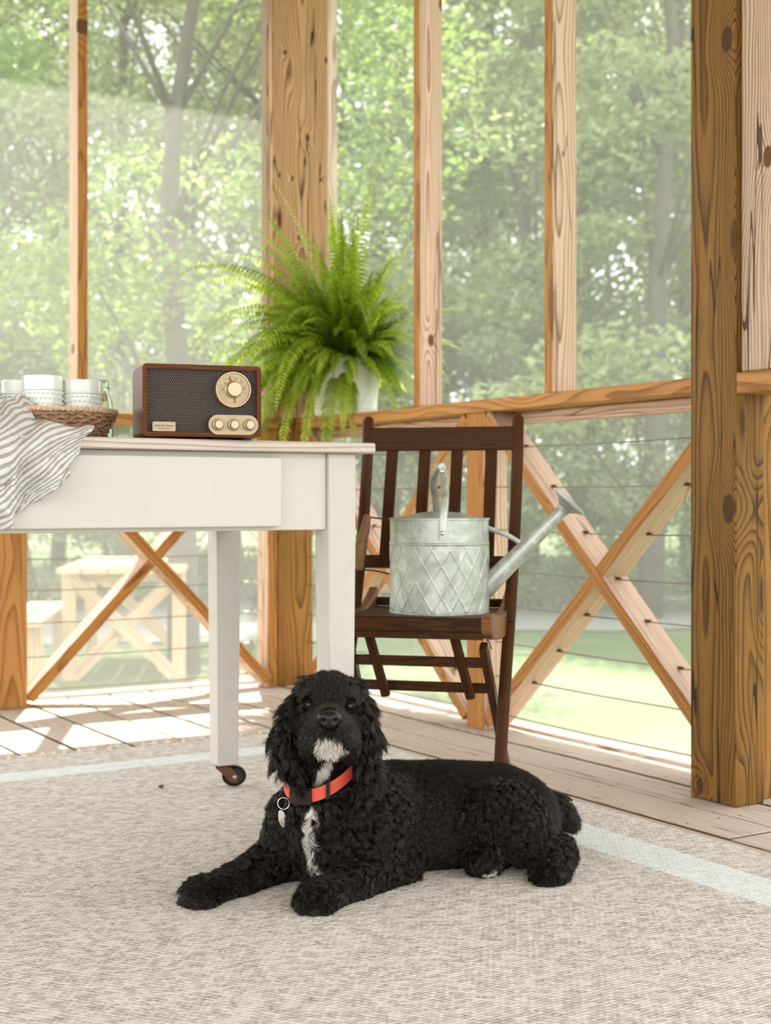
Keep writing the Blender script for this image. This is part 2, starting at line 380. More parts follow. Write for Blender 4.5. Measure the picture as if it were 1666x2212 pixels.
# cables
M['cable'] = plain('steel_cable', (.22, .19, .15), .45, .6)
M['chrome'] = plain('bright_steel', (.75, .74, .70), .25, 1)
M['rust'] = plain('rusty_screw', (.13, .06, .03), .6, .5)
M['dark'] = plain('dark_iron', (.05, .04, .035), .5, .6)
def cable(z, i, side):
    mb_ = MB()
    if side == 'R':
        pts = [(2.535, 2.40 + k * (4.62 - 2.40) / 16, z - .004 * math.sin(PI * k / 8) ** 2) for k in range(17)]
    else:
        pts = [(1.3 + k * (2.31 - 1.3) / 12, 4.69, z - .006 * math.sin(PI * k / 12)) for k in range(13)]
    mb_.tube(pts, .0019, 6)
    o = mb_.build('railing_cable', 'cable')
    return o
zs = [.05, .163, .268, .38, .487, .61, .74, .86]
names = ['lowest', 'second lowest', 'third from the deck', 'fourth from the deck', 'fifth from the deck', 'sixth from the deck', 'second from the top', 'topmost']
for i, z in enumerate(zs):
    o = cable(z, i, 'R')
    tag(o, f'thin steel cable across the bay behind the chair, {names[i]}', 'cable', 'steel cables of the chair-side railing')
    q = (z - .03) / .925
    for Y in (2.40 + 1.01 * q, 3.41 - 1.01 * q, 3.52 + 1.03 * q, 4.55 - 1.03 * q):
        if min(abs(Y - 2.4), abs(Y - 3.464)) < .09: continue
        s = MB(); s.tube([(2.535, Y - .045, z), (2.535, Y - .024, z)], .0042, 8); s.build('cable_screw', 'rust', o)

for i, z in enumerate(zs[:7]):
    o = cable(z + .012 * (i > 1), i, 'L')
    tag(o, f'thin steel cable under the white table, {names[i] if i < 6 else "topmost"}', 'cable', 'steel cables of the table-side railing')
    zz = z + .012 * (i > 1)
    s = MB(); s.tube([(2.305, 4.69, zz), (2.328, 4.69, zz)], .0052, 8)
    s.tube([(2.338 + .010 * math.cos(a_ * PI / 6) * 1.5, 4.69, zz + .009 * math.sin(a_ * PI / 6)) for a_ in range(12)], .0016, 6, closed=True); s.build('cable_clamp', 'chrome', o)
    s = MB(); s.tube([(2.358 + .008 * math.cos(a_ * PI / 6), 4.69, zz + .011 * math.sin(a_ * PI / 6)) for a_ in range(12)], .0018, 6, closed=True)
    s.tube([(2.365, 4.69, zz), (2.374, 4.69, zz)], .003, 6); s.build('eye_hook', 'chrome', o)

# ------------------------------------------------------------------ rug
def rug_material():
    b = NB('braided_jute'); v = b.obj(); s = b.n('SeparateXYZ'); b.l(v, s.inputs[0])
    X, Y = s.outputs[0], s.outputs[1]
    # rug local origin is its far right corner; X and Y run negative into the rug
    def band(c, lo, hi): return b.math('MULTIPLY', b.math('GREATER_THAN', c, lo), b.math('LESS_THAN', c, hi))
    wob = b.math('MULTIPLY_ADD', b.noise(v, 60, 2), .012, -.006)
    Xw = b.math('ADD', X, wob); Yw = b.math('ADD', Y, wob)
    st = b.math('MAXIMUM', b.math('MULTIPLY', band(Xw, -.262, -.135), b.math('LESS_THAN', Yw, -.19)), b.math('MULTIPLY', band(Yw, -.29, -.19), b.math('LESS_THAN', Xw, -.135)))
    # braided cords: short slanted stitches in rows along X, plus loose fibre
    nz = b.noise(v, 18, 2)
    row = b.math('DIVIDE', b.math('ADD', Y, b.math('MULTIPLY', nz, .008)), .0082)
    ri = b.math('FLOOR', row); rf = b.math('FRACT', row)
    sh = b.math('MULTIPLY', b.math('MODULO', ri, 2.0), .006)
    cx = b.math('DIVIDE', b.math('ADD', b.math('ADD', X, b.math('MULTIPLY', b.noise(v, 30, 2), .012)), b.math('ADD', sh, b.math('MULTIPLY', rf, .005))), .0125)
    ci = b.math('FLOOR', cx); cf = b.math('FRACT', cx)
    wn = b.n('TexWhiteNoise', noise_dimensions='2D'); cc = b.n('CombineXYZ'); b.l(ri, cc.inputs[0]); b.l(ci, cc.inputs[1]); b.l(cc.outputs[0], wn.inputs['Vector'])
    rv = wn.outputs['Value']
    prof = b.math('MULTIPLY', b.math('POWER', b.math('SINE', b.math('MULTIPLY', rf, PI)), .7), b.math('POWER', b.math('SINE', b.math('MULTIPLY', cf, PI)), .5))
    prof = b.math('ADD', b.math('MULTIPLY', prof, .55), b.math('MULTIPLY', b.math('SUBTRACT', b.noise(b.vmath('MULTIPLY', v, (1, 1.7, 1)), 110, 4, .75), .28), 1.15))
    prof = b.math('ADD', prof, b.math('MULTIPLY_ADD', rv, .36, -.18))
    big = b.noise(v, 3.0, 3, .6)
    jute = b.ramp(prof, [(.05, (.08, .055, .035)), (.24, (.30, .235, .175)), (.46, (.66, .58, .50)), (.80, (.90, .855, .80))])
    jute = b.mix(b.math('MULTIPLY', big, .25), jute, (.67, .59, .51), 'MIX')
    white = b.ramp(prof, [(.1, (.44, .44, .41)), (.45, (.86, .88, .86))])
    b.set(Base_Color=b.mix(st, jute, white), Roughness=.95)
    b.p.inputs['Specular IOR Level'].default_value = .15
    b.bump(prof, 1.0, .0045)
    return b.m
rug = MB()
rug.box((-4.6, -5.2, 0), (0, 0, .010))
rug_o = rug.build('jute_rug', rug_material(), bevel=.004, smooth=0)
rug_o.location = (2.06, 3.66, 0.0018)
tag(rug_o, 'large braided beige jute rug with a pale border stripe and fringed end', 'rug')
cot = plain('raw_cotton', (.60, .54, .46), .9, nscale=90); rng = random.Random(11)
x = -1.25
while x < .0:
    fr = MB(); L = rng.uniform(.02, .034); a_ = rng.uniform(-.9, .9)
    k0 = Vector((x, -.004, .006)); k1 = k0 + Vector((.4 * L * math.sin(a_), .4 * L, .006)); k2 = k0 + Vector((L * math.sin(a_) * 1.3, L, 0))
    fr.tube([k0, k0.lerp(k1, .5) + Vector((0, 0, .003)), k1, k1.lerp(k2, .5), k2], [.004, .0055, .0065, .004, .003], 7)
    for q in range(3):
        e = k2 + Vector((rng.uniform(-.014, .014), rng.uniform(.002, .016), -.002))
        fr.tube([k2 - Vector((0, .004, 0)), k2.lerp(e, .5) + Vector((0, 0, .003)), e], [.0022, .002, .0012], 5)
    fr.build('tassel', cot, rug_o)
    x += rng.uniform(.020, .05)

ac = MB(); ac.sphere((0, 0, .0055), .0055, 12, 8, (1.2, .9, .8)); ac.tube([(.005, 0, .006), (.010, .002, .008)], .0008, 6)
aco = ac.build('dry_seed', plain('seed_brown', (.12, .05, .03), .6)); aco.location = (1.3, 3.09, .0118); tag(aco, 'tiny dark dry seed lying on the rug near the caster', 'seed')

# ------------------------------------------------------------------ white table
TX = CF @ Vector((-.1140, 2.78, 0)); TYAW = R(29 - 32)
M['paint'] = plain('cream_paint', (.56, .51, .45), .42, nscale=7, namt=.05, bump=.12, bscale=25)
M['paint2'] = plain('cream_paint_worn', (.53, .485, .43), .5, nscale=30, namt=.10, bump=.15, bscale=40)
table = empty('farm_table', 'cream painted farm table with a grey worn top, drawer and caster legs', 'table', TX, TYAW)
LG = .062; DEP = .59; TL_ = -1.50
tb = MB()
for k, (a_, b_) in enumerate(((-.025, .165), (.168, .36), (.363, .56), (.563, .70))):
    tb.box((TL_ - .04, a_, .7935), (LG + .033, b_, .815))
tb.build('tabletop', None, table, bevel=.004).data.materials.append(M['tabletop'])
ap = MB()
ap.box((TL_ + LG, .010, .640), (0.0, .032, .7935)); ap.build('apron', 'paint', table, bevel=.002)
ap = MB(); ap.box((TL_ + LG, DEP + .03, .640), (0, DEP + .052, .7935)); ap.build('apron', 'paint', table, bevel=.002)
ap = MB(); ap.box((.03, LG, .640), (.052, DEP, .7935)); ap.build('apron', 'paint', table, bevel=.002)
ap = MB(); ap.box((TL_ + .01, LG, .640), (TL_ + .032, DEP, .7935)); ap.build('apron', 'paint', table, bevel=.002)
dr = MB(); dr.box((-.86, -.014, .6475), (-.108, .010, .783)); dr.box((-.83, .032, .655), (-.14, .45, .77))
dr.build('drawer', 'paint', table, bevel=.003)
M['cst'] = plain('rusty_caster', (.13, .050, .020), .6, .3, nscale=60, namt=.4); M['rub'] = plain('black_rubber', (.012, .010, .009), .35)
for lx in (0, TL_):
    for ly in (0, DEP):
        lg = MB()
        for q in (0,):
            t0 = .0; z0, z1 = .066, .7935
            cx, cy = lx + LG / 2, ly + LG / 2; h0, h1 = LG / 2 * .86, LG / 2
            vs = [(cx - h0, cy - h0, z0), (cx + h0, cy - h0, z0), (cx + h0, cy + h0, z0), (cx - h0, cy + h0, z0)]
            vs += [(cx - h1, cy - h1, .60), (cx + h1, cy - h1, .60), (cx + h1, cy + h1, .60), (cx - h1, cy + h1, .60)]
            vs += [(cx - h1, cy - h1, z1), (cx + h1, cy - h1, z1), (cx + h1, cy + h1, z1), (cx - h1, cy + h1, z1)]
            fs = [(3, 2, 1, 0), (8, 9, 10, 11)]
            for bz in (0, 4):
                fs += [(bz + k, bz + (k + 1) % 4, bz + 4 + (k + 1) % 4, bz + 4 + k) for k in range(4)]
            lg.add(vs, fs)
        leg = lg.build('leg', 'paint2', table, bevel=.003)
        # caster: fork plate, wheel
        cs = MB(); cyaw = R(-18); RT = Matrix.Translation((cx, cy, .0119)) @ Matrix.Rotation(cyaw, 4, 'Z') @ Matrix.Diagonal((1.18, 1.18, .98, 1))
        cs.lathe([(0, .050), (.014, .050), (.014, .056), (0, .056)], 16, RT)
        for sgn in (-1, 1):
            pr = [(-.017, .047), (.013, .047), (.030, .024), (.026, .013), (.015, .011)]
            cs.prism(pr, .0105 * sgn - .0014, .0105 * sgn + .0014, RT @ Matrix.Rotation(R(90), 4, 'X'))
        cs.box((-.017, -.012, .045), (.013, .012, .0485), RT)
        cs.build('caster_fork', 'cst', leg)
        wh = MB(); WT = RT @ Matrix.Translation((.020, 0, .0255)) @ Matrix.Diagonal((1.16, 1.0, 1.16, 1)) @ Matrix.Rotation(R(90), 4, 'X')
        wh.lathe([(0, -.009), (.017, -.009), (.018, -.006), (.0205, -.008), (.0215, -.005), (.0215, .005), (.0205, .008), (.018, .006), (.017, .009), (0, .009)], 28, WT)
        wh.build('wheel', 'rub', leg)
        ax = MB(); ax.lathe([(0, -.0145), (.0035, -.0145), (.0045, -.012), (.0045, .012), (.0035, .0145), (0, .0145)], 12, WT); ax.build('axle_bolt', 'chrome', leg)

# ------------------------------------------------------------------ radio
RC = Vector((-0.345, 2.62, 0.8179)); RC.z = .815
rw, rh, rd = .226, .136, .135
radio = empty('table_radio', 'retro walnut table radio with speckled speaker cloth and brass dial', 'radio', CF @ RC, R(18 - 32))
M['brass'] = plain('satin_brass', (.46, .32, .20), .34, .75)
M['brass2'] = plain('pale_brass_face', (.40, .30, .185), .45, .35)
cb = MB(); t = .0085
# local: x right, y depth (front at y=0), z up
RX = Matrix.Rotation(R(90), 4, 'X')       # maps prism XY -> XZ, +Z -> -Y
outer = rounded(rw, rh, .008, 4); inner = rounded(rw - 2 * t, rh - 2 * t, .003, 4)
o_ = [(x, z + rh / 2 + .004) for x, z in outer]; i_ = [(x, z + rh / 2 + .004) for x, z in inner]
n = len(o_)
vs = [(x, 0, z) for x, z in o_] + [(x, 0, z) for x, z in i_] + [(x, .010, z) for x, z in i_] + [(x, rd, z) for x, z in o_]
fs = []
for k in range(n):
    k2 = (k + 1) % n
    fs += [(k, k2, n + k2, n + k), (n + k, n + k2, 2 * n + k2, 2 * n + k), (k2, k, 3 * n + k, 3 * n + k2)]
fs.append(tuple(3 * n + k for k in range(n - 1, -1, -1)))
cb.add(vs, fs); cb.build('cabinet', 'walnut', radio, smooth=40)
def cloth_material():
    b = NB('speckled_speaker_cloth'); v = b.obj(); s = b.n('SeparateXYZ'); b.l(v, s.inputs[0])
    a_ = b.math('DIVIDE', s.outputs[0], .0036); c_ = b.math('DIVIDE', s.outputs[2], .0034)
    ri = b.math('FLOOR', c_)
    fa = b.math('FRACT', b.math('ADD', a_, b.math('MULTIPLY', b.math('MODULO', ri, 2.0), .5))); fc = b.math('FRACT', c_)
    d = b.math('SQRT', b.math('ADD', b.math('POWER', b.math('SUBTRACT', fa, .5), 2), b.math('POWER', b.math('SUBTRACT', fc, .5), 2)))
    nz = b.noise(v, 900, 2)
    dot = b.math('LESS_THAN', b.math('ADD', d, b.math('MULTIPLY_ADD', nz, .25, -.12)), .215)
    warm = b.mix(b.noise(v, 300, 2), (.50, .42, .35), (.22, .14, .10))
    b.set(Base_Color=b.mix(dot, (.014, .007, .006), warm), Roughness=.85)
    b.bump(dot, .5, .0006)
    return b.m
gr = MB(); gr.add([(x, .009, z) for x, z in i_], [tuple(range(n))]); gr.build('speaker_cloth', cloth_material(), radio, smooth=0)
def disc(name, x, z, y0, y1, r, mat, parent, prof=None, nseg=40):
    m_ = MB(); p = prof or [(0, 0), (r, 0), (r, (y1 - y0) * .8), (r * .94, y1 - y0), (0, y1 - y0)]
    m_.lathe(p, nseg, Matrix.Translation((x, -y0, z)) @ RX)
    return m_.build(name, mat, parent, smooth=40)
# dial
dxx, dzz = .0585, .0945
dial = disc('tuning_dial', dxx, dzz, -.008, 0, .036, 'brass', radio, [(0, 0), (.0345, 0), (.0345, .010), (.0335, .0115), (.0315, .0115), (.0305, .0095), (.0305, .0085), (0, .0085)])
M['ink'] = plain('dark_print', (.05, .03, .02), .6)
fc = disc('dial_face', dxx, dzz, .0006, .0009, .0303, 'brass2', dial)
tk = MB()
for k in range(40):
    a_ = 2 * PI * k / 40; L = .0035 if k % 4 == 0 else .0016
    if 12 < k < 15 or 32 < k < 35: continue
    mt = Matrix.Translation((dxx, -.0012, dzz)) @ Matrix.Rotation(a_, 4, 'Y')
    tk.box((-.0003, -.0001, .0262 - L), (.0003, .0001, .0262), mt)
tk.build('dial_scale', 'ink', dial, smooth=0)
def text_obj(name, body, size, mat, parent, loc, rot=(R(90), 0, 0), ext=.0001):
    cu = bpy.data.curves.new(name, 'FONT'); cu.body = body; cu.size = size; cu.extrude = ext; cu.align_x = 'CENTER'; cu.align_y = 'CENTER'
    o = bpy.data.objects.new(name, cu); COL.objects.link(o); cu.materials.append(M[mat]); o.parent = parent; o.location = loc; o.rotation_euler = rot
    me_ = bpy.data.meshes.new_from_object(o.evaluated_get(bpy.context.evaluated_depsgraph_get())); me_.materials.clear(); me_.materials.append(M[mat]); mw = o.matrix_basis.copy()
    bpy.data.objects.remove(o); o = bpy.data.objects.new(name, me_); COL.objects.link(o); o.parent = parent; o.matrix_basis = mw
    return o
for k, sx_ in enumerate(['88', '92', '96', '100', '104', '108']):
    a_ = R(-130 + k * 34 + 40)
    text_obj('dial_number', sx_, .0044, 'ink', dial, (dxx + .0205 * math.sin(a_), -.0012, dzz + .0205 * math.cos(a_)), (R(90), a_, 0))
M['red'] = plain('rust_red_paint', (.30, .07, .03), .5)
nd = MB()
for a_ in (R(-15), R(172)):
    mt = Matrix.Translation((dxx, -.0018, dzz)) @ Matrix.Rotation(a_, 4, 'Y')
    nd.prism([(-.004, .010), (.004, .010), (0, .027)], 0, .0006, mt @ RX)
nd.build('needle', 'red', dial, smooth=0)
disc('tuning_knob', dxx, dzz, .0008, .016, .0145, 'brass', dial, [(0, 0), (.0165, 0), (.0165, .003), (.0145, .004), (.0142, .014), (.0130, .0155), (0, .0155)])
pl = MB(); pl.prism(rounded(.096, .0375, .0187, 8), 0, .003, Matrix.Translation((.0585, -.000, .0275)) @ RX)
plate = pl.build('control_plate', 'brass2', radio)
for kx in (-.030, 0, .030):
    kb = disc('control_knob', .0585 + kx, .0275, .003, .013, .009, 'brass', plate, [(0, 0), (.0105, 0), (.0105, .0025), (.0085, .003), (.0082, .0115), (.0072, .013), (0, .013)], 28)
kd_ = MB()
for kx in (-.03, 0, .03):
    kd_.lathe([(.0107, 0), (.0116, .0006), (.0107, .0006)], 24, Matrix.Translation((.0585 + kx, -.0030, .0275)) @ RX)
for q in range(5): kd_.lathe([(0, 0), (.0006, .0001), (0, .0002)], 8, Matrix.Translation((.047 + q * .0048, -.0031, .0433)) @ RX)
kd_.build('knob_outline', 'ink', plate)
bp = MB(); bp.prism(rounded(.043, .0175, .002, 3), 0, .002, Matrix.Translation((-.073, .001, .0225)) @ RX)
badge = bp.build('badge', 'brass2', radio)
text_obj('badge_text', 'Spirit & Liberty', .0058, 'ink', badge, (-.073, -.0013, .0242))
text_obj('badge_text', '1947 RETRO RADIO', .0026, 'ink', badge, (-.073, -.0013, .0185))
for fx_ in (-.09, .09):
    for fy_ in (.02, .115):
        ft = MB(); ft.lathe([(0, 0), (.008, 0), (.009, .004), (0, .004)], 16, Matrix.Translation((fx_, fy_, 0))); ft.build('foot', 'rub', radio)

# ------------------------------------------------------------------ basket, cups, jars
def tbl(p): return Matrix.Translation(TX) @ Matrix.Rotation(TYAW, 4, 'Z') @ Vector(p)
BC = tbl((*(-0.5124, 0.175, 0.8611)[:2], .815))
M['wicker'] = plain('brown_wicker', (.30, .165, .085), .6, nscale=45, namt=.45)
M['wicker2'] = plain('tan_wicker', (.58, .40, .25), .6, nscale=60, namt=.2)
bas = empty('wicker_basket', 'low round brown wicker basket with a tan rim holding the white cups', 'basket', BC)
bw = MB(); rows = 7
for r_ in range(rows):
    z = .006 + r_ * .0068; rad = .096 + .026 * (r_ / rows) ** .8
    NS = 46
    pts = []
    for k in range(NS * 4):
        a_ = 2 * PI * k / (NS * 4); q = math.sin(NS * a_ / 2 + PI * r_)
        pts.append(((rad + .0035 * q) * math.cos(a_), (rad + .0035 * q) * math.sin(a_), z + .0016 * math.sin(NS * a_ + r_ * 1.3) + .0012 * math.sin(7 * a_ + r_)))
    bw.tube(pts, .0040, 6, closed=True)
bw.build('woven_wall', 'wicker', bas)
st_ = MB()
for k in range(46):
    a_ = 2 * PI * (k + .5) / 46
    st_.tube([(.094 * math.cos(a_), .094 * math.sin(a_), .004), (.120 * math.cos(a_), .120 * math.sin(a_), .052)], .0028, 5)
st_.lathe([(0, .002), (.094, .002), (.096, .008), (0, .008)], 40); st_.build('basket_base', 'wicker', bas)
rm = MB(); pts = []
for k in range(300):
    a_ = 2 * PI * k / 300; b_ = a_ * 70
    pts.append(((.1235 + .0035 * math.cos(b_)) * math.cos(a_), (.1235 + .0035 * math.cos(b_)) * math.sin(a_), .055 + .0035 * math.sin(b_)))
rm.tube(pts, .0028, 5, closed=True); rm.tube([(.1235 * math.cos(2 * PI * k / 60), .1235 * math.sin(2 * PI * k / 60), .055) for k in range(60)], .0042, 6, closed=True)
rm.build('rim', 'wicker2', bas)

def milk():
    b = NB('milk_glass'); b.set(Base_Color=(.70, .72, .665), Roughness=.18)
    b.p.inputs['Coat Weight'].default_value = .3
    return b.m
M['milk'] = milk()
def cup(loc, s, label):
    c = MB(); h = .112 * s; r0 = .034; r1 = .0375
    prof = [(0, 0), (r0 * .85, 0), (r0, .004), (r0 + .001, .05), (r1 - .001, h * .74), (r1 + .0012, h * .755), (r1 + .0012, h * .775), (r1 - .0005, h * .79), (r1 - .0005, h * .985), (r1 - .002, h),
            (r1 - .004, h * .985), (r1 - .005, h * .6), (r0 - .005, .008), (0, .007)]
    c.lathe(prof, 48)
    for row in range(6):
        for k in range(26):
            a_ = 2 * PI * (k + .5 * (row % 2)) / 26; z = h * .70 - row * .0098
            if z < .008: continue
            rr = r0 + (r1 - r0) * z / h + .0002
            c.sphere((rr * math.cos(a_), rr * math.sin(a_), z), .0026, 7, 5)
    o = c.build('hobnail_cup', 'milk'); o.location = loc
    return tag(o, label, 'cup', 'white hobnail cups in the basket')
cup(BC + Vector((-.020, -.018, .010)), 1.0, 'front white hobnail glass cup, widest one, partly behind the towel')
cup(BC + Vector((.052, -.030, .009)), .955, 'white hobnail glass cup beside the clear green bottle')
cup(BC + Vector((-.040, .058, .009)), .97, 'white hobnail glass cup half hidden behind the widest cup')
def glass(name, col, rough=.02):
    b = NB(name); b.set(Base_Color=col, Roughness=rough); b.p.inputs['Transmission Weight'].default_value = 1; b.p.inputs['IOR'].default_value = 1.35
    return b.m
M['glass'] = glass('green_tinted_glass', (.80, .86, .74)); M['glass2'] = glass('clear_glass', (.93, .95, .92))
def bottle(loc, rad, h, label, mat):
    c = MB()
    prof = [(0, 0), (rad * .9, 0), (rad, .006), (rad, h * .55), (rad * .93, h * .68), (rad * .72, h * .80), (rad * .70, h * .84), (rad * .80, h * .85), (rad * .80, h * .88), (rad * .70, h * .89), (rad * .72, h * .985), (rad * .66, h),
            (rad * .60, h * .985), (rad * .60, h * .83), (rad * .84, h * .66), (rad * .9, h * .54), (rad * .9, .009), (0, .008)]
    c.lathe(prof, 36); o = c.build('glass_bottle', mat); o.location = loc; return tag(o, label, 'bottle')
bottle(tbl((*(-0.3658, 0.345, 0.8743)[:2], .8155)), .031, .134, 'clear greenish glass bottle standing behind the basket', 'glass')
bottle(tbl((*(-0.6274, 0.22, 0.8601)[:2], .8155)), .035, .130, 'clear glass bottle cut off by the picture edge beside the cups', 'glass2')

# ------------------------------------------------------------------ striped towel
def towel():
    rows = [
        [(-0.7318, 0.12, 0.8687), (-0.6822, 0.12, 0.8805), (-0.6274, 0.12, 0.8875), (-0.588, 0.13, 0.8948), (-0.5557, 0.14, 0.8878), (-0.5408, 0.13, 0.8702)],
        [(-0.7456, 0.05, 0.8477), (-0.6974, 0.05, 0.8508), (-0.6441, 0.05, 0.8549), (-0.5972, 0.06, 0.8585), (-0.557, 0.07, 0.8474), (-0.5345, 0.07, 0.8334)],
        [(-0.7615, -0.03, 0.8073), (-0.7158, -0.035, 0.8081), (-0.6603, -0.035, 0.8093), (-0.6104, -0.03, 0.8163), (-0.5537, -0.02, 0.8289), (-0.4901, -0.015, 0.8341)],
        [(-0.7645, -0.045, 0.7711), (-0.7191, -0.05, 0.7676), (-0.6615, -0.04, 0.7663), (-0.6247, -0.06, 0.7727), (-0.5666, -0.045, 0.7986), (-0.4995, -0.04, 0.8168)],
        [(-0.7645, -0.045, 0.7237), (-0.7191, -0.05, 0.7239), (-0.6591, -0.03, 0.7227), (-0.6279, -0.06, 0.7307), (-0.573, -0.05, 0.7656), (-0.518, -0.045, 0.7954)],
        [(-0.7635, -0.04, 0.6842), (-0.7191, -0.05, 0.6841), (-0.6575, -0.03, 0.6854), (-0.6269, -0.05, 0.7), (-0.5716, -0.045, 0.737), (-0.53, -0.04, 0.768)],
        [(-0.7635, -0.04, 0.6446), (-0.718, -0.045, 0.6442), (-0.6543, -0.03, 0.6496), (-0.6257, -0.045, 0.674), (-0.5782, -0.045, 0.7098), (-0.5384, -0.04, 0.7447)],
    ]
    P = np.array(rows); nr, nc = P.shape[:2]
    def cr(A, t):                                    # Catmull-Rom along axis 0
        A = np.concatenate([A[:1] * 2 - A[1:2], A, A[-1:] * 2 - A[-2:-1]]); t = np.clip(t, 0, len(A) - 3 - 1e-6)
        i = np.floor(t).astype(int); f = (t - i)[:, None, None]
        p0, p1, p2, p3 = A[i], A[i + 1], A[i + 2], A[i + 3]
        return .5 * (2 * p1 + (p2 - p0) * f + (2 * p0 - 5 * p1 + 4 * p2 - p3) * f * f + (3 * p1 - p0 - 3 * p2 + p3) * f ** 3)
    NU, NV = 110, 120
    Q = cr(P, np.linspace(0, nr - 1, NV)); Q = cr(Q.transpose(1, 0, 2), np.linspace(0, nc - 1, NU)).transpose(1, 0, 2)
    vs = []; uv = []
    for j in range(NV):
        for i in range(NU):
            u, v = i / (NU - 1), j / (NV - 1); p = Q[j, i].copy()
            drop = min(1, max(0, (v - .18) * 3))
            wr = .019 * math.sin(u * 15 + v * 4.5 + 1.2 + 1.5 * math.sin(v * 4)) * drop + .006 * math.sin(u * 31 - v * 9) + .004 * math.sin(v * 23 + u * 13)
            p[1] += wr * (.8 + .5 * v) + .008 * noise.noise(Vector((u * 9, v * 10, 1))) + .003 * noise.noise(Vector((u * 38, v * 42, 5))); p[2] += .004 * math.sin(u * 21 + v * 14) * (1 - drop * .5)
            p[0] += .004 * math.sin(v * 19 + u * 7)
            if v < .16: p[2] = p[2] + .003 * math.sin(u * 40)
            vs.append(tuple(p)); uv.append((u, v))
    fs = [(j * NU + i, j * NU + i + 1, (j + 1) * NU + i + 1, (j + 1) * NU + i) for j in range(NV - 1) for i in range(NU - 1)]
    m_ = MB(); m_.add(vs, fs)
    b = NB('striped_linen')
    uvn = b.n('UVMap', uv_map='uv'); s = b.n('SeparateXYZ'); b.l(uvn.outputs[0], s.inputs[0])
    c = b.math('ADD', b.math('MULTIPLY', s.outputs[1], 19.0), b.math('MULTIPLY', s.outputs[0], 9.0))
    fr_ = b.math('FRACT', b.math('ADD', c, b.math('MULTIPLY', b.noise(uvn.outputs[0], 14, 2), .25)))
    stp = b.math('GREATER_THAN', fr_, .56)
    weave = b.noise(b.vmath('MULTIPLY', uvn.outputs[0], (900, 60, 1)), 1, 2)
    weave2 = b.noise(b.vmath('MULTIPLY', uvn.outputs[0], (60, 900, 1)), 1, 2)
    taupe = b.mix(weave, (.27, .235, .20), (.45, .41, .365))
    lin = b.mix(weave2, (.56, .55, .54), (.70, .70, .69))
    b.set(Base_Color=b.mix(stp, lin, taupe), Roughness=.9)
    b.bump(b.math('ADD', weave, weave2), .25, .0006)
    o = m_.build('linen_towel', b.m, smooth=180)
    ul = o.data.uv_layers.new(name='uv')
    for lp in o.data.loops: ul.data[lp.index].uv = uv[lp.vertex_index]
    sd = o.modifiers.new('thick', 'SOLIDIFY'); sd.thickness = .0016
    o.location = TX; o.rotation_euler = (0, 0, TYAW)
    tag(o, 'crumpled grey and white striped linen towel hanging over the table edge', 'towel')
towel()

# ------------------------------------------------------------------ folding chair
CH = CF @ Vector((.098, 3.16, 0)); CHY = R(-14 - 32)
chair = empty('folding_chair', 'dark brown wooden folding chair with slatted back holding the watering can', 'chair', CH, CHY)
# local: x right, y back, z up
def rod(name, pts, r, mat=None, parent=None, flat=None, n=12):
    m_ = MB(); m_.tube(pts, r, n, flat=flat); return m_.build(name, mat or 'chair', parent or chair)
HW = .182
def postpts(sx_):
    P_ = [(.155, .892), (.145, .80), (.118, .68), (.080, .56), (.030, .44), (-.035, .30), (-.095, .16), (-.150, .0)]
    return [(sx_ * HW, y, z) for y, z in P_]
for sx_ in (-1, 1):
    m_ = MB(); pts = postpts(sx_)
    pts = [(pts[0][0], pts[0][1] + .003, pts[0][2] + .008)] + pts
    m_.tube(pts, [.006] + [.0105] * (len(pts) - 1), 10, flat=(.85, 1.35)); m_.build('leg', 'chairv', chair, bevel=0)
def yz(z):
    P_ = [(.155, .892), (.145, .80), (.118, .68), (.080, .56), (.030, .44)]
    for (y0, z0), (y1, z1) in zip(P_, P_[1:]):
        if z0 >= z >= z1: return y0 + (y1 - y0) * (z0 - z) / (z0 - z1)
    return .03
board('top_rail', (-HW + .008, yz(.845), .845), (HW - .008, yz(.845), .845), .056, .016, 'chair', chair, face=(0, -1, .12), bevel=.003)
board('back_rail', (-HW + .008, yz(.555), .555), (HW - .008, yz(.555), .555), .030, .016, 'chair', chair, face=(0, -1, .3), bevel=.003)
for sx_ in (-.120, -.040, .038, .120):
    board('back_slat', (sx_ * 1.02, yz(.558) + .002, .558), (sx_, yz(.83) + .002, .83), .028, .010, 'chair', chair, face=(0, -1, .2), bevel=.002)
# seat: two curved side rails with scroll ends, cross slats between them
SW = .165
for sx_ in (-1, 1):
    prof = []
    N_ = 20
    for k in range(N_ + 1):                       # upper edge from front to back
        f = k / N_; y = -.185 + .325 * f
        prof.append((y, .447 + .046 * abs(2 * f - 1) ** 2.2 * (1 if f > .5 else .42) - .012 * math.exp(-((f) / .06) ** 2)))
    for k in range(N_ + 1):
        f = 1 - k / N_; y = -.185 + .325 * f
        prof.append((y, .392 + .046 * abs(2 * f - 1) ** 2.0 * (1 if f > .5 else .35) + .010 * math.exp(-((f) / .05) ** 2)))
    m_ = MB(); mt = Matrix(((0, 0, 1, sx_ * SW), (1, 0, 0, 0), (0, 1, 0, 0), (0, 0, 0, 1)))
    m_.prism(prof, -.012, .012, mt); m_.build('seat_side_rail', 'chairend', chair, bevel=.004)
board('seat_front_rail', (-SW, -.170, .433), (SW, -.170, .433), .020, .032, 'chair', chair, face=(0, 0, 1), bevel=.004)
board('seat_apron', (-SW + .01, -.165, .412), (SW - .01, -.165, .412), .022, .014, 'chair', chair, face=(0, -1, 0), bevel=.002)
for k in range(6):
    y = -.135 + k * .050
    board('seat_slat', (-SW + .01, y, .4425), (SW - .01, y, .4425), .040, .009, 'chair', chair, face=(0, 0, 1), bevel=.002)
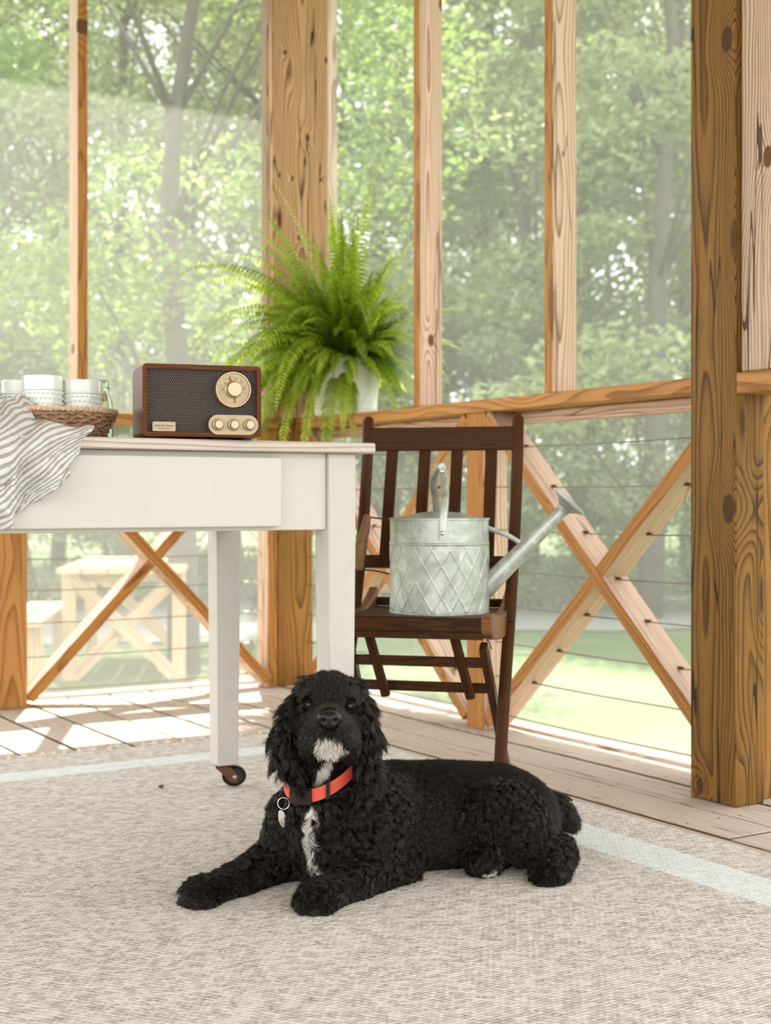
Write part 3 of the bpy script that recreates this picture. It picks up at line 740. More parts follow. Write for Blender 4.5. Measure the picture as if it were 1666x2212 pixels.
board('seat_back_rail', (-SW + .01, .135, .458), (SW - .01, .135, .458), .020, .02, 'chair', chair, face=(0, 0, 1), bevel=.004)
# rear legs with two stretchers, and two hanging struts with rounded ends
for sx_ in (-1, 1):
    board('leg', (sx_ * .150, -.135, .385), (sx_ * .163, .175, .0), .027, .017, 'chair', chair, face=(1, 0, 0), bevel=.003)
    rod('pivot_wire', [(sx_ * .150, -.10, .375), (sx_ * .155, -.115, .400), (sx_ * .160, -.09, .375)], .0016, 'dark')
    rod('hinge_pin', [(sx_ * .155, yz(.45) - .02, .43), (sx_ * (HW + .012), yz(.45) - .02, .43)], .004, 'dark')
def onleg(z): f = (.385 - z) / .385; return -.135 + .31 * f
for z in (.345, .283):
    board('stretcher', (-.158, onleg(z), z), (.158, onleg(z), z), .022, .013, 'chair', chair, face=(0, -1, 0), bevel=.002)
for sx_ in (-.112, .080):
    m_ = MB()
    a_ = Vector((sx_, -.125, .418)); b_ = Vector((sx_ + .034, -.085, .262))
    board('strut', a_, b_, .022, .016, 'chair', chair, face=(0, -1, -.3), bevel=.006)

# ------------------------------------------------------------------ watering can
def galv():
    b = NB('galvanised_steel'); v = b.obj()
    vx = b.n('TexVoronoi'); b.l(v, vx.inputs['Vector']); vx.inputs['Scale'].default_value = 75
    cell = b.n('SeparateColor'); b.l(vx.outputs['Color'], cell.inputs[0])
    mott = b.noise(v, 14, 4, .65, 1.0)
    c1 = b.mix(cell.outputs[0], (.38, .40, .365), (.54, .565, .52))
    c2 = b.mix(b.ramp(mott, [(.42, (0, 0, 0)), (.62, (1, 1, 1))]), c1, (.33, .345, .29))
    b.set(Base_Color=c2, Metallic=.55, Roughness=b.math('MULTIPLY_ADD', cell.outputs[0], .16, .36))
    b.bump(cell.outputs[0], .08, .0005)
    return b.m
M['galv'] = galv()
can = empty('watering_can', 'galvanised watering can with embossed diamonds and a long spout, on the chair', 'watering can', CF @ Vector((.1215, 3.135, .4475)), CAM_YAW + R(0))
cr_, chh = .1115, .212
cbm = MB(); NA, NZ = 460, 190; vs = []
for j in range(NZ + 1):
    z = chh * j / NZ
    for k in range(NA):
        a_ = 2 * PI * k / NA; r_ = cr_
        if .006 < z < .150:
            ndi = 18; dw = 2 * PI * cr_ / ndi; dh = .068
            p_ = (a_ * cr_) / dw; q_ = (z - .006) / dh
            e1 = abs(((p_ + q_) % 1) - .5); e2 = abs(((p_ - q_) % 1) - .5)
            r_ += .0015 * max(0, 1 - min(abs(.5 - e1), abs(.5 - e2)) / .040) ** .8
        if abs(z - .155) < .0035: r_ += .0016 * math.cos((z - .155) / .0035 * PI / 2)
        if z > chh - .004: r_ += .0022
        if z < .004: r_ += .0015
        vs.append((r_ * math.cos(a_), r_ * math.sin(a_), z))
fs = [(j * NA + k, j * NA + (k + 1) % NA, (j + 1) * NA + (k + 1) % NA, (j + 1) * NA + k) for j in range(NZ) for k in range(NA)]
fs.append(tuple(range(NA - 1, -1, -1)))
cbm.add(vs, fs); cbm.build('body', 'galv', can, smooth=50)
ld = MB(); ld.lathe([(.112, chh - .002), (.108, chh), (.085, chh + .002), (.045, chh + .012), (.015, chh + .015), (0, chh + .015)], 64); ld.build('lid', 'galv', can)
# carry handle over the lid: two flat straps and a crosspiece, running front to back
hd = MB()
hd.tube([(.002, -.113, .165), (.003, -.114, .205), (.008, -.104, .255), (.007, -.070, .300), (.004, -.050, .328)], .0085, 12, flat=(.26, 1))
hd.tube([(.000, .113, .165), (-.001, .114, .205), (-.004, .100, .250), (-.012, .060, .290), (-.010, .030, .306)], .0085, 12, flat=(.26, 1))
hd.build('handle_strap', 'galv', can)
hg = MB(); hg.tube([(.004, -.066, .326), (-.003, -.01, .326), (-.012, .04, .306)], [.008, .010, .008], 12); hg.build('handle_grip', 'galv', can)
for p_, q_ in (((.002, -.1165, .180), (0, -1, 0)), ((.004, -.066, .316), (0, -1, 0)), ((.002, .1165, .180), (0, 1, 0))):
    bt = MB(); bt.sphere(p_, .0052, 10, 6); bt.build('bolt', 'chrome', can)
# spout, brace and rose
sp0 = Vector((.090, -.002, .040)); sp1 = Vector((.277, -.03, .232))
spm = MB(); NN = 14; sppts = [sp0.lerp(sp1, k / NN) for k in range(NN + 1)]
spm.tube(sppts, [.0245 - .011 * (k / NN) for k in range(NN + 1)], 24, cap=False)
spm.build('spout', 'galv', can)
dirv = (sp1 - sp0).normalized(); q_ = Vector((.66, -.12, .74)).normalized().to_track_quat('Z', 'Y').to_matrix().to_4x4()
rs = MB(); rs.lathe([(.0145, -.010), (.0165, -.002), (.026, .006), (.041, .014), (.0425, .017), (.034, .0215), (.0, .024)], 40, Matrix.Translation(sp1 + dirv * .004) @ q_)
rs.build('rose', 'galv', can)
bc = MB(); bc.tube([(.108, -.01, .190), (.155, -.014, .172), (.192, -.017, .150)], .0058, 10); bc.build('spout_brace', 'galv', can)
# back handle on the other side: wire brackets and wooden grip
wb = MB(); wb.tube([(-.111, 0, .207), (-.135, 0, .211), (-.165, 0, .214)], .0018, 8); wb.build('wire_bracket', 'dark', can); wb = MB(); wb.tube([(-.111, 0, .085), (-.140, 0, .092), (-.178, 0, .096)], .0018, 8); wb.build('wire_bracket', 'dark', can)
wg = MB(); wg.tube([(-.162, 0, .220), (-.163, 0, .214), (-.168, 0, .185), (-.177, 0, .150), (-.180, 0, .120), (-.180, 0, .100), (-.179, 0, .094)], [.006, .009, .0115, .0135, .0125, .010, .007], 14); wg.build('grip', 'grip', can)

# ------------------------------------------------------------------ potted fern
def whitewash():
    b = NB('whitewashed_metal'); v = b.obj()
    f = b.ramp(b.noise(b.vmath('MULTIPLY', v, (1, 1, .35)), 22, 5, .7), [(.52, (0, 0, 0)), (.72, (1, 1, 1))])
    b.set(Base_Color=b.mix(f, (.80, .78, .74), (.50, .48, .43)), Roughness=.6, Metallic=.1); b.bump(f, .15, .001); return b.m
FP = Vector((2.545, 4.345, RZ1))
fern = empty('potted_fern', 'bushy green sword fern in a whitewashed metal bucket on the handrail corner', 'potted plant', FP)
pt = MB(); pt.lathe([(0, .0), (.108, .0), (.112, .002), (.113, .018), (.1155, .020), (.1155, .024), (.113, .026), (.121, .11), (.126, .19), (.130, .192), (.130, .200), (.125, .200), (.118, .11), (.108, .01), (0, .01)], 56)
pt.build('bucket', whitewash(), fern)
so = MB(); so.lathe([(0, .18), (.118, .178)], 32); so.build('soil', plain('potting_soil', (.05, .03, .02), .95, nscale=80, bump=.8, bscale=90), fern)
def fronds():
    rng = np.random.default_rng(5); V = []; F = []; C = []
    camside = Vector((-math.sin(R(32)), -math.cos(R(32)), 0))      # towards the room
    def frond(az, el, L, droop, seed, young):
        rr = np.random.default_rng(seed)
        d = np.array([math.cos(az) * math.cos(el), math.sin(az) * math.cos(el), math.sin(el)])
        p = np.array([math.cos(az) * .03 * rr.random(), math.sin(az) * .03 * rr.random(), .175])
        NP = 46; st = L / NP; pts = [p.copy()]; dirs = [d.copy()]
        for k in range(NP):
            d = d + np.array([0, 0, -droop * st * (1 + 1.3 * k / NP)]); d /= np.linalg.norm(d)
            p = p + d * st
            hor = math.hypot(p[0], p[1])
            pts.append(p.copy()); dirs.append(d.copy())
        tw = rr.uniform(-.5, .5)
        for k in range(NP + 1):
            f = k / NP; q = pts[k]; t = dirs[k]
            side = np.cross(t, [0, 0, 1.0]); ns = np.linalg.norm(side)
            side = side / ns if ns > .05 else np.array([-math.sin(az), math.cos(az), 0])
            nrm = np.cross(side, t); c_, s_ = math.cos(tw), math.sin(tw); side, nrm = side * c_ + nrm * s_, nrm * c_ - side * s_
            # rachis
            if k < NP:
                q2 = pts[k + 1]; w_ = .0011 * (1 - .7 * f) + .0003; b0 = len(V)
                V.extend([q - side * w_, q + side * w_, q2 + side * w_, q2 - side * w_]); F.append((b0, b0 + 1, b0 + 2, b0 + 3)); C.extend([.15] * 4)
            if f < .07: continue
            pl_ = (.043 * math.sin(min(1, (f - .04) * 2.4) * PI / 2) * (1 - f ** 2.6) + .003) * (.8 + .35 * L)
            hw = .0066 * (.5 + .6 * (1 - f))
            for sg in (-1, 1):
                dd = side * sg + t * .30 + nrm * rr.uniform(-.30, .10) + np.array([0, 0, -.22]); dd /= np.linalg.norm(dd)
                e = q + dd * pl_ * rr.uniform(.88, 1.08) + np.array([0, 0, -.25 * pl_]); mid = q + dd * pl_ * .45 + nrm * .0025
                wd = t * hw; b0 = len(V); cc = .5 + .5 * young * f + rr.uniform(-.12, .12)
                V.extend([q - wd * .5, mid - wd, mid + wd, q + wd * .8, e]); C.extend([cc - .1, cc, cc, cc - .1, cc + .1])
                F.append((b0, b0 + 1, b0 + 2, b0 + 3)); F.append((b0 + 1, b0 + 4, b0 + 2))
    sd = 0
    for i in range(390):
        az = rng.uniform(0, 2 * PI); ring = rng.random()
        el = .30 + 1.15 * ring ** 1.1 + rng.uniform(-.15, .15)
        L = rng.uniform(.40, .74) * (1.0 if ring < .75 else .85); droop = rng.uniform(1.8, 4.6) * (1.15 - .85 * ring)
        # the post and screen stand behind: keep fronds on the room side of them
        v_ = np.array([math.cos(az), math.sin(az)])
        if v_[0] > .25 and v_[1] > -.5: L *= .55
        if v_[1] > .6: L *= .60
        rel = math.cos(az - R(-32)); tow = math.cos(az - R(-122))
        if rel > .55: L *= .62
        if rel < -.4: L *= 1.12
        if tow > .35 and el < .85: L = min(L, rng.uniform(.30, .42)); droop = min(droop, 3.4)
        frond(az, el, L, droop, 100 + i, rng.random())
    for az, el, L, dr_ in ((R(-160), .55, .86, 1.5), (R(-165), .35, .80, 1.7), (R(170), .65, .74, 2.2), (R(-155), .75, .84, 2.0), (R(-95), 1.35, .70, .5), (R(-60), 1.25, .72, .6), (R(-130), 1.3, .62, .8), (R(-172), .45, .60, 3.4), (R(-150), .75, .62, 3.0), (R(175), .85, .60, 3.2), (R(-75), 1.15, .60, 1.1), (R(-60), 1.05, .56, 1.0), (R(-120), 1.5, .46, .25), (R(150), 1.3, .42, .9), (R(-150), .15, .55, 4.6), (R(-140), .1, .55, 6.5), (R(-170), .3, .58, 4.5), (R(-125), .3, .36, 8), (R(-110), .2, .36, 8)):
        frond(az, el, L, dr_, 900 + sd, 1.0); sd += 1
    me = bpy.data.meshes.new('fronds'); me.from_pydata([tuple(v) for v in V], [], F); me.update()
    at = me.attributes.new('tone', 'FLOAT', 'POINT'); at.data.foreach_set('value', np.array(C, dtype=np.float32))
    o = bpy.data.objects.new('fronds', me); COL.objects.link(o); o.parent = fern
    b = NB('fern_leaf'); a_ = b.n('Attribute', attribute_name='tone')
    col = b.ramp(a_.outputs['Fac'], [(.0, (.03, .05, .006)), (.42, (.085, .155, .010)), (.75, (.26, .37, .02)), (1, (.52, .58, .07))])
    tl = b.n('BsdfTranslucent'); b.l(b.mix(.35, col, (.55, .75, .05)), tl.inputs[0]); mx = b.n('MixShader'); mx.inputs[0].default_value = .42
    b.set(Base_Color=col, Roughness=.42); b.l(b.p.outputs[0], mx.inputs[1]); b.l(tl.outputs[0], mx.inputs[2]); b.l(mx.outputs[0], b.out.inputs[0])
    me.materials.append(b.m)
fronds()

# ------------------------------------------------------------------ the dog
def make_dog():
    # round cones (a, b, ra, rb, blend, flow, fur length, curl, name) in the frame x right, y away from the room side, z up
    def V(t): return np.array(t, float)
    S = []
    def cone(a, b, ra, rb, flow, L=.014, curl=.3, k=.03, nm='body'): S.append(('c', V(a), V(b), ra, rb, V(flow) / np.linalg.norm(flow), L, curl, k, nm))
    def ell(c, r, flow, L=.014, curl=.3, k=.03, rot=None, nm='body'): S.append(('e', V(c), V(r), rot, 0, V(flow) / np.linalg.norm(flow), L, curl, k, nm))
    # trunk
    cone((-0.02893, 2.63, 0.08458), (0.1179, 2.68, 0.07288), .112, .104, (1, 0, -.9), .012, .45)
    cone((0.1135, 2.68, 0.07913), (0.2285, 2.72, 0.07621), .100, .096, (1, 0, -.8), .009, .15)
    ell((0.2575, 2.71, 0.06947), (.078, .085, .082), (.7, 0, -1), .009, .1)
    cone((0.02376, 2.64, 0.128), (0.2043, 2.7, 0.1168), .068, .066, (1, 0, -.5), .007, .03)
    ell((-0.1003, 2.55, 0.0965), (.094, .088, .102), (.05, -.1, -1), .028, .65)
    cone((-0.03669, 2.56, 0.124), (-0.07027, 2.54, 0.1751), .082, .067, (.5, 0, -1), .015, .6)
    cone((-0.1108, 2.5, 0.125), (-0.1008, 2.5, 0.05833), .060, .04, (0, -.2, -1), .030, .6)
    # neck
    cone((-0.09435, 2.55, 0.1432), (-0.09789, 2.51, 0.2566), .070, .057, (.1, -.1, -1), .014, .4, .03)
    # head: skull, brows, cheeks, muzzle, lips, chin
    ell((-0.1002, 2.485, 0.3347), (.0575, .066, .0555), (0, .3, .8), .007, .05, .02, nm='head')
    ell((-0.09922, 2.46, 0.3064), (.056, .055, .05), (0, .4, -.5), .007, .05, .02, nm='head')
    ell((-0.09902, 2.455, 0.2826), (.052, .05, .048), (0, .3, -.9), .009, .1, .02, nm='head')
    ell((-0.1211, 2.438, 0.3538), (.021, .018, .0115), (-.4, .3, .6), .006, 0, .012, nm='head')
    ell((-0.07233, 2.438, 0.3514), (.021, .018, .0115), (.4, .3, .6), .006, 0, .012, nm='head')
    cone((-0.09841, 2.44, 0.3153), (-0.09559, 2.37, 0.324), .031, .0235, (0, .9, .3), .006, 0, .018, nm='head')
    ell((-0.1158, 2.395, 0.2928), (.027, .034, .026), (-.5, .4, -.9), .012, .2, .016, nm='lip')
    ell((-0.07584, 2.395, 0.2928), (.027, .034, .026), (.5, .4, -.9), .012, .2, .016, nm='lip')
    ell((-0.1291, 2.42, 0.2709), (.019, .030, .020), (-.3, .3, -1), .012, .2, .014, nm='lip')
    ell((-0.06373, 2.42, 0.2692), (.019, .030, .020), (.3, .3, -1), .012, .2, .014, nm='lip')
    ell((-0.097, 2.405, 0.2687), (.024, .026, .017), (0, .2, -1), .014, .2, .012, nm='chin')
    # ears: flat flaps hanging beside the cheeks
    for pts in ([((-0.1422, 2.495, 0.3623), 0.015), ((-0.1609, 2.475, 0.3246), 0.019), ((-0.175, 2.465, 0.2809), 0.022), ((-0.1763, 2.46, 0.2474), 0.02), ((-0.1579, 2.455, 0.2139), 0.012)],
                [((-0.05905, 2.495, 0.3623), 0.015), ((-0.04125, 2.475, 0.3246), 0.018), ((-0.03287, 2.465, 0.2809), 0.021), ((-0.0294, 2.45, 0.2304), 0.02), ((-0.03993, 2.445, 0.1882), 0.012)]):
        out = -1 if pts[0][0][0] < -.1 else 1
        for p, q in zip(pts, pts[1:]):
            cone(p[0], q[0], p[1], q[1], (out * .2, -.1, -1), .036, .55, .008, nm='ear')
    # front leg stretched to the picture's left
    cone((-0.1519, 2.56, 0.0984), (-0.1878, 2.55, 0.0438), .070, .048, (-.3, -.3, -1), .016, .7)
    cone((-0.1878, 2.55, 0.04125), (-0.2708, 2.44, 0.01843), .044, .034, (-.6, -.3, -.6), .013, .6, .02)
    cone((-0.2708, 2.44, 0.0168), (-0.3085, 2.385, 0.01948), .034, .031, (-.8, -.3, -.3), .010, .4, .02)
    ell((-0.3175, 2.375, 0.02313), (.034, .036, .029), (-.8, -.3, -.4), .012, .3, .015)
    # nearer front leg towards the viewer
    cone((-0.02783, 2.53, 0.1055), (0.01434, 2.53, 0.04389), .078, .050, (.2, -.3, -1), .018, .8)
    cone((0.01428, 2.52, 0.03976), (-0.06292, 2.42, 0.02643), .044, .036, (-.5, -.4, -.7), .014, .7, .02)
    cone((-0.06292, 2.42, 0.02643), (-0.1046, 2.36, 0.02189), .036, .033, (-.6, -.6, -.3), .011, .5, .02)
    ell((-0.1165, 2.345, 0.02151), (.037, .040, .032), (-.5, -.7, -.4), .014, .4, .015)
    # toes
    for toe in ((-0.3261, 2.352, 0.02262), (-0.3119, 2.345, 0.02151), (-0.2984, 2.35, 0.0185), (-0.132, 2.315, 0.01939), (-0.1163, 2.31, 0.01778), (-0.1011, 2.315, 0.01785)):
        ell(toe, (.0125, .016, .015), (-.4, -.6, -.5), .010, .2, .008, nm='toe')
    # haunch, hock and hind paws
    ell((0.2188, 2.605, 0.09651), (.088, .060, .074), (.25, -.2, -1), .014, .8)
    ell((0.2478, 2.59, 0.07149), (.05, .045, .036), (.2, -.2, -1), .014, .8)
    cone((0.2597, 2.58, 0.0679), (0.3144, 2.57, 0.04722), .044, .034, (.7, -.2, -.6), .014, .7, .02)
    cone((0.317, 2.57, 0.04208), (0.3028, 2.53, 0.02112), .033, .030, (0, -.5, -.9), .011, .5, .02)
    ell((0.2968, 2.515, 0.01843), (.036, .036, .029), (-.2, -.7, -.5), .012, .4, .015)
    for toe in ((0.2791, 2.485, 0.01911), (0.2937, 2.482, 0.01828), (0.3088, 2.49, 0.01774)):
        ell(toe, (.0125, .014, .015), (-.1, -.6, -.5), .009, .2, .008, nm='toe')
    cone((0.1998, 2.64, 0.0224), (0.1818, 2.56, 0.03611), .036, .033, (0, -.6, -.5), .010, .5, .015)
    ell((0.179, 2.545, 0.0383), (.032, .028, .029), (0, -.7, -.5), .013, .4, .015)
    # docked tail
    cone((0.2916, 2.76, 0.0974), (0.3441, 2.775, 0.0784), .036, .028, (.9, 0, -.4), .014, .4, .02)
    cone((0.3441, 2.775, 0.07655), (0.3598, 2.775, 0.0599), .027, .023, (.6, 0, -.8), .020, .4, .015)

    ROOT = V((.05, 2.56, 0))
    for i, s in enumerate(S):
        s = list(s); s[1] = s[1] - ROOT
        if s[0] == 'c': s[2] = s[2] - ROOT
        S[i] = tuple(s)
    def dist(P, s):
        if s[0] == 'e':
            q = (P - s[1]) / s[2]; k0 = np.linalg.norm(q, axis=1); k1 = np.linalg.norm(q / s[2], axis=1)
            return k0 * (k0 - 1) / np.maximum(k1, 1e-6)
        a, b, ra, rb = s[1:5]; ba = b - a; t = np.clip(((P - a) @ ba) / (ba @ ba), 0, 1)
        d = P - a - t[:, None] * ba
        if s[9] == 'ear': d = d * np.array([1.25, .62, 1.0])
        return np.linalg.norm(d, axis=1) - (ra + (rb - ra) * t)
    def sdf(P):
        d = None
        order = [s for s in S if s[9] != 'ear'] + [s for s in S if s[9] == 'ear']
        for s in order:
            e = dist(P, s)
            if d is None: d = e; continue
            k = s[8]; h = np.clip(.5 + .5 * (d - e) / k, 0, 1)
            d = d * (1 - h) + e * h - k * h * (1 - h)
        for eye in ((-0.1327, 2.428, 0.3423), (-0.06313, 2.428, 0.3398)):        # eye sockets
            c = V(eye) - ROOT
            e = np.linalg.norm(P - c, axis=1) - .0105; d = np.where(e < .006, np.maximum(d, .004 - e), d)
        # mouth line under the lips
        return np.maximum(d, .004 - P[:, 2])
    h = .0055
    lo = np.array([-.47, -.40, -.008]); hi = np.array([.47, .40, .42])
    n = np.ceil((hi - lo) / h).astype(int)
    gx, gy, gz = [lo[i] + h * np.arange(n[i]) for i in range(3)]
    G = np.empty(n)
    for i in range(n[0]):
        Y_, Z_ = np.meshgrid(gy, gz, indexing='ij')
        G[i] = sdf(np.stack([np.full(Y_.size, gx[i]), Y_.ravel(), Z_.ravel()], 1)).reshape(Y_.shape)
    # surface nets
    inside = G < 0
    c = sum(inside[i:n[0] - 1 + i, j:n[1] - 1 + j, k:n[2] - 1 + k].astype(int) for i in (0, 1) for j in (0, 1) for k in (0, 1))
    act = (c > 0) & (c < 8); ids = -np.ones(act.shape, int); ids[act] = np.arange(act.sum())
    ci = np.argwhere(act); acc = np.zeros((len(ci), 3)); cnt = np.zeros(len(ci))
    E_ = [((i, j, k), (i + (a == 0), j + (a == 1), k + (a == 2))) for a in range(3) for i in (0, 1) for j in (0, 1) for k in (0, 1) if (i, j, k)[a] == 0]
    for p0, p1 in E_:
        g0 = G[ci[:, 0] + p0[0], ci[:, 1] + p0[1], ci[:, 2] + p0[2]]; g1 = G[ci[:, 0] + p1[0], ci[:, 1] + p1[1], ci[:, 2] + p1[2]]
        m = (g0 < 0) != (g1 < 0); t = np.where(m, g0 / np.where(m, g0 - g1, 1), 0)
        acc += m[:, None] * (np.array(p0) + t[:, None] * (np.array(p1) - np.array(p0))); cnt += m
    P = lo + h * (ci + acc / cnt[:, None])
    faces = []
    for a in range(3):
        b, cc = (a + 1) % 3, (a + 2) % 3
        s0 = [slice(1, n[0] - 1), slice(1, n[1] - 1), slice(1, n[2] - 1)]; s0[a] = slice(0, n[a] - 1)
        s1 = list(s0); s1[a] = slice(1, n[a])
        m = inside[tuple(s0)] != inside[tuple(s1)]; w = np.argwhere(m)
        off = np.array([1, 1, 1]); off[a] = 0; w = w + off
        flip = inside[tuple(w.T)]
        def at(db, dc):
            q = w.copy(); q[:, b] += db; q[:, cc] += dc; return ids[q[:, 0], q[:, 1], q[:, 2]]
        q = np.stack([at(-1, -1), at(0, -1), at(0, 0), at(-1, 0)], 1)
        q[~flip] = q[~flip][:, ::-1]; faces.append(q)
    Fq = np.concatenate(faces); Fq = Fq[(Fq >= 0).all(1)]
    me = bpy.data.meshes.new('dog'); me.from_pydata(P.tolist(), [], Fq.tolist()); me.update(); me.shade_smooth()
    # smooth attribute fields
    def fields(P):
        W = np.stack([np.exp(-np.maximum(dist(P, s), 0) / .010) + 1e-9 for s in S], 1); W /= W.sum(1)[:, None]
        fl = W @ np.stack([s[5] for s in S]); L = W @ np.array([s[6] for s in S]); cu = W @ np.array([s[7] for s in S])
        return fl, L, cu
    def white(P):
        """chin patch, throat tuft, thin chest blaze, toe tip, tail tip"""
        x, y, z = P[:, 0] + ROOT[0], P[:, 1] + ROOT[1], P[:, 2]
        w = np.zeros(len(P))
        w = np.maximum(w, (1.3 - np.hypot((x - -0.0970) / 0.0215, (z - 0.2755) / 0.0191)) * (y < 2.43))                      # chin
        w = np.maximum(w, (1.15 - np.hypot((x - -0.1082 - (z - 0.2242) * .5) / 0.0122, (z - 0.2242) / 0.0325)) * (y < 2.53))      # throat
        ch = -0.1287 - 0.0115 * np.sin((0.1547 - z) / 0.0369) + np.clip(0.0932 - z, 0, .08) * .35
        w = np.maximum(w, (1.05 - np.abs(x - ch) / 0.0082) * (z < 0.1588) * (z > 0.0358) * (y < 2.52) * (y > 2.385))            # chest
        w = np.maximum(w, (1 - np.hypot((x - 0.1973) / 0.0110, (z - 0.0227) / 0.0102)) * (y < 2.62))             # one hind toe
        w = np.maximum(w, (1 - np.hypot((x - 0.3552) / 0.0166, (z - 0.0377) / 0.0083)) * 1.3 * (y > 2.7))         # tail tip
        return np.clip(w * 2.2, 0, 1)
    def coat(name, isfur):
        b = NB(name); a_ = b.n('Attribute', attribute_name='white'); v_ = b.n('Attribute', attribute_name='var')
        dark = b.mix(v_.outputs['Fac'], (.0016, .0011, .0008), (.007, .0045, .003))
        b.set(Base_Color=b.mix(a_.outputs['Fac'], dark, (.68, .62, .54)), Roughness=.24 if isfur else .6)
        b.p.inputs['Specular IOR Level'].default_value = .46 if isfur else .1
        b.p.inputs['Specular Tint'].default_value = (1, .9, .78, 1)
        return b.m
    me.materials.append(coat('black_coat', False))
    wv = me.attributes.new('white', 'FLOAT', 'POINT'); wv.data.foreach_set('value', white(P).astype(np.float32) * .8)
    dog = bpy.data.objects.new('dog', me); COL.objects.link(dog)
    dog.location = CF @ Vector(ROOT); dog.rotation_euler = (0, 0, CAM_YAW)
    tag(dog, 'black curly-coated spaniel with white chin and chest, lying on the rug in a red collar', 'dog')

    # --- fur: strands gathered into wavy locks
    rg = np.random.default_rng(4)
    co = P; fv = Fq; A, B_, C_, D_ = (co[fv[:, i]] for i in range(4))
    ar = np.linalg.norm(np.cross(C_ - A, D_ - B_), axis=1) / 2; N = np.cross(C_ - A, D_ - B_); N /= np.linalg.norm(N, axis=1)[:, None] + 1e-12
    cen = (A + B_ + C_ + D_) / 4
    # outward check
    eps = 1e-3; out = np.sign(sdf(cen + N * eps) - sdf(cen - N * eps)); N *= out[:, None]
    view = (ROOT + np.array([0, 0, 0])); tocam = np.array([0, 0, .7]) - (cen + ROOT); tocam /= np.linalg.norm(tocam, axis=1)[:, None]
    wgt = ar * (cen[:, 2] > .006) * np.where((N * tocam).sum(1) > -.35, 1, .25)
    # eyes and nose stay bare
    def near(p, r):
        c = V(p) - ROOT; return np.linalg.norm(cen - c, axis=1) < r
    cz = V((-0.1088, 2.53, 0.2092)) - ROOT; qz = cen - cz; zc = .42 * qz[:, 0] + .26 * qz[:, 1] - .012 * (qz[:, 1] < 0) + .012
    bandm = (np.abs(qz[:, 2] - zc - .004) < .020) & (np.hypot(qz[:, 0], qz[:, 1]) < .105)
    bare = bandm | near((-0.1327, 2.428, 0.3423), .0125) | near((-0.06313, 2.428, 0.3398), .0125) | near((-0.09458, 2.345, 0.3303), .022)
    wgt = np.where(bare, 0, wgt); fl, Lf, cf_ = fields(cen)
    wgt = wgt * (1 + 1.2 * (Lf < .010)); pr = wgt / wgt.sum()
    def sample(nn):
        i = rg.choice(len(fv), nn, p=pr); u, v = rg.random(nn)[:, None], rg.random(nn)[:, None]
        return i, (A[i] * (1 - u) + B_[i] * u) * (1 - v) + (D_[i] * (1 - u) + C_[i] * u) * v
    NS_, NG, K_ = 200000, 5000, 8
    # smooth normals at points: gradient of the distance
    def grad(P):
        g = np.stack([sdf(P + d) - sdf(P - d) for d in np.eye(3) * .002], 1); return g / (np.linalg.norm(g, axis=1)[:, None] + 1e-9)
    def tang(f, Nn): t = f - (f * Nn).sum(1)[:, None] * Nn; return t / (np.linalg.norm(t, axis=1)[:, None] + 1e-6)
    gi, gp = sample(NG); gn = grad(gp); gf, gL, gc = fields(gp); gt = tang(gf + rg.normal(size=gf.shape) * .10 * (1 + gc[:, None]), gn)
    gs = np.cross(gn, gt); gph = rg.uniform(0, 2 * PI, NG); gh = rg.choice([-1, 1], NG); gLen = gL * rg.uniform(.75, 1.3, NG)
    gfreq = rg.uniform(.9, 1.7, NG)
    u = np.linspace(0, 1, K_)
    def guide_curve(base, j, ln):
        """points of a curve of guide j's shape starting at base"""
        lift = .42 * np.sin(u * PI * .62)[None, :, None]
        w_ = (gc[j] * .22)[:, None, None] * np.sin(gph[j][:, None] + 2 * PI * gfreq[j][:, None] * u[None])[:, :, None]
        w2 = (gc[j] * .20)[:, None, None] * np.cos(gph[j][:, None] + 2 * PI * gfreq[j][:, None] * u[None])[:, :, None] * gh[j][:, None, None]
        return base[:, None, :] + ln[:, None, None] * (gt[j][:, None] * u[None, :, None] + gn[j][:, None] * (lift * .32 + .05 * u[None, :, None]) + gs[j][:, None] * w_ + gn[j][:, None] * w2 * .8)
    si, sp_ = sample(NS_); near_j = np.empty(NS_, int)
    from mathutils.kdtree import KDTree
    kd = KDTree(NG)
    for j in range(NG): kd.insert(gp[j], j)
    kd.balance()
    for i_ in range(NS_): near_j[i_] = kd.find(sp_[i_])[1]
    sf, sL, sc_ = fields(sp_[::1]) if True else None
    ln = gLen[near_j] * rg.uniform(.8, 1.12, NS_)
    Q = guide_curve(sp_, near_j, ln)
    Qg = guide_curve(gp[near_j], near_j, ln)
    cl = (.12 + .58 * np.clip(sc_, 0, 1))[:, None, None] * (u ** .8)[None, :, None]
    Q = Q * (1 - cl) + Qg * cl
    Q += rg.normal(size=(NS_, 1, 3)) * .0022 * u[None, :, None] ** 1.5 + rg.normal(size=(NS_, K_, 3)) * .00022 * u[None, :, None]
    Q[:, :, 2] = np.maximum(Q[:, :, 2], .0025)
    hc = bpy.data.hair_curves.new('fur'); hc.add_curves([K_] * NS_)
    hc.attributes['position'].data.foreach_set('vector', Q.astype(np.float32).ravel())
    ra = hc.attributes.new('radius', 'FLOAT', 'POINT')
    rad = np.outer(np.where(sL < .010, .00027, .00038), 1 - .85 * u ** 2)
    ra.data.foreach_set('value', rad.astype(np.float32).ravel())
    wa = hc.attributes.new('white', 'FLOAT', 'CURVE'); wa.data.foreach_set('value', (white(sp_) > rg.random(NS_)).astype(np.float32))
    va = hc.attributes.new('var', 'FLOAT', 'CURVE'); va.data.foreach_set('value', np.clip(rg.random(NG)[near_j] * .7 + rg.random(NS_) * .3, 0, 1).astype(np.float32))
    hc.materials.append(coat('black_fur', True))
    fo = bpy.data.objects.new('fur', hc); COL.objects.link(fo); fo.parent = dog

    def L(p): return Vector(p) - Vector(ROOT)
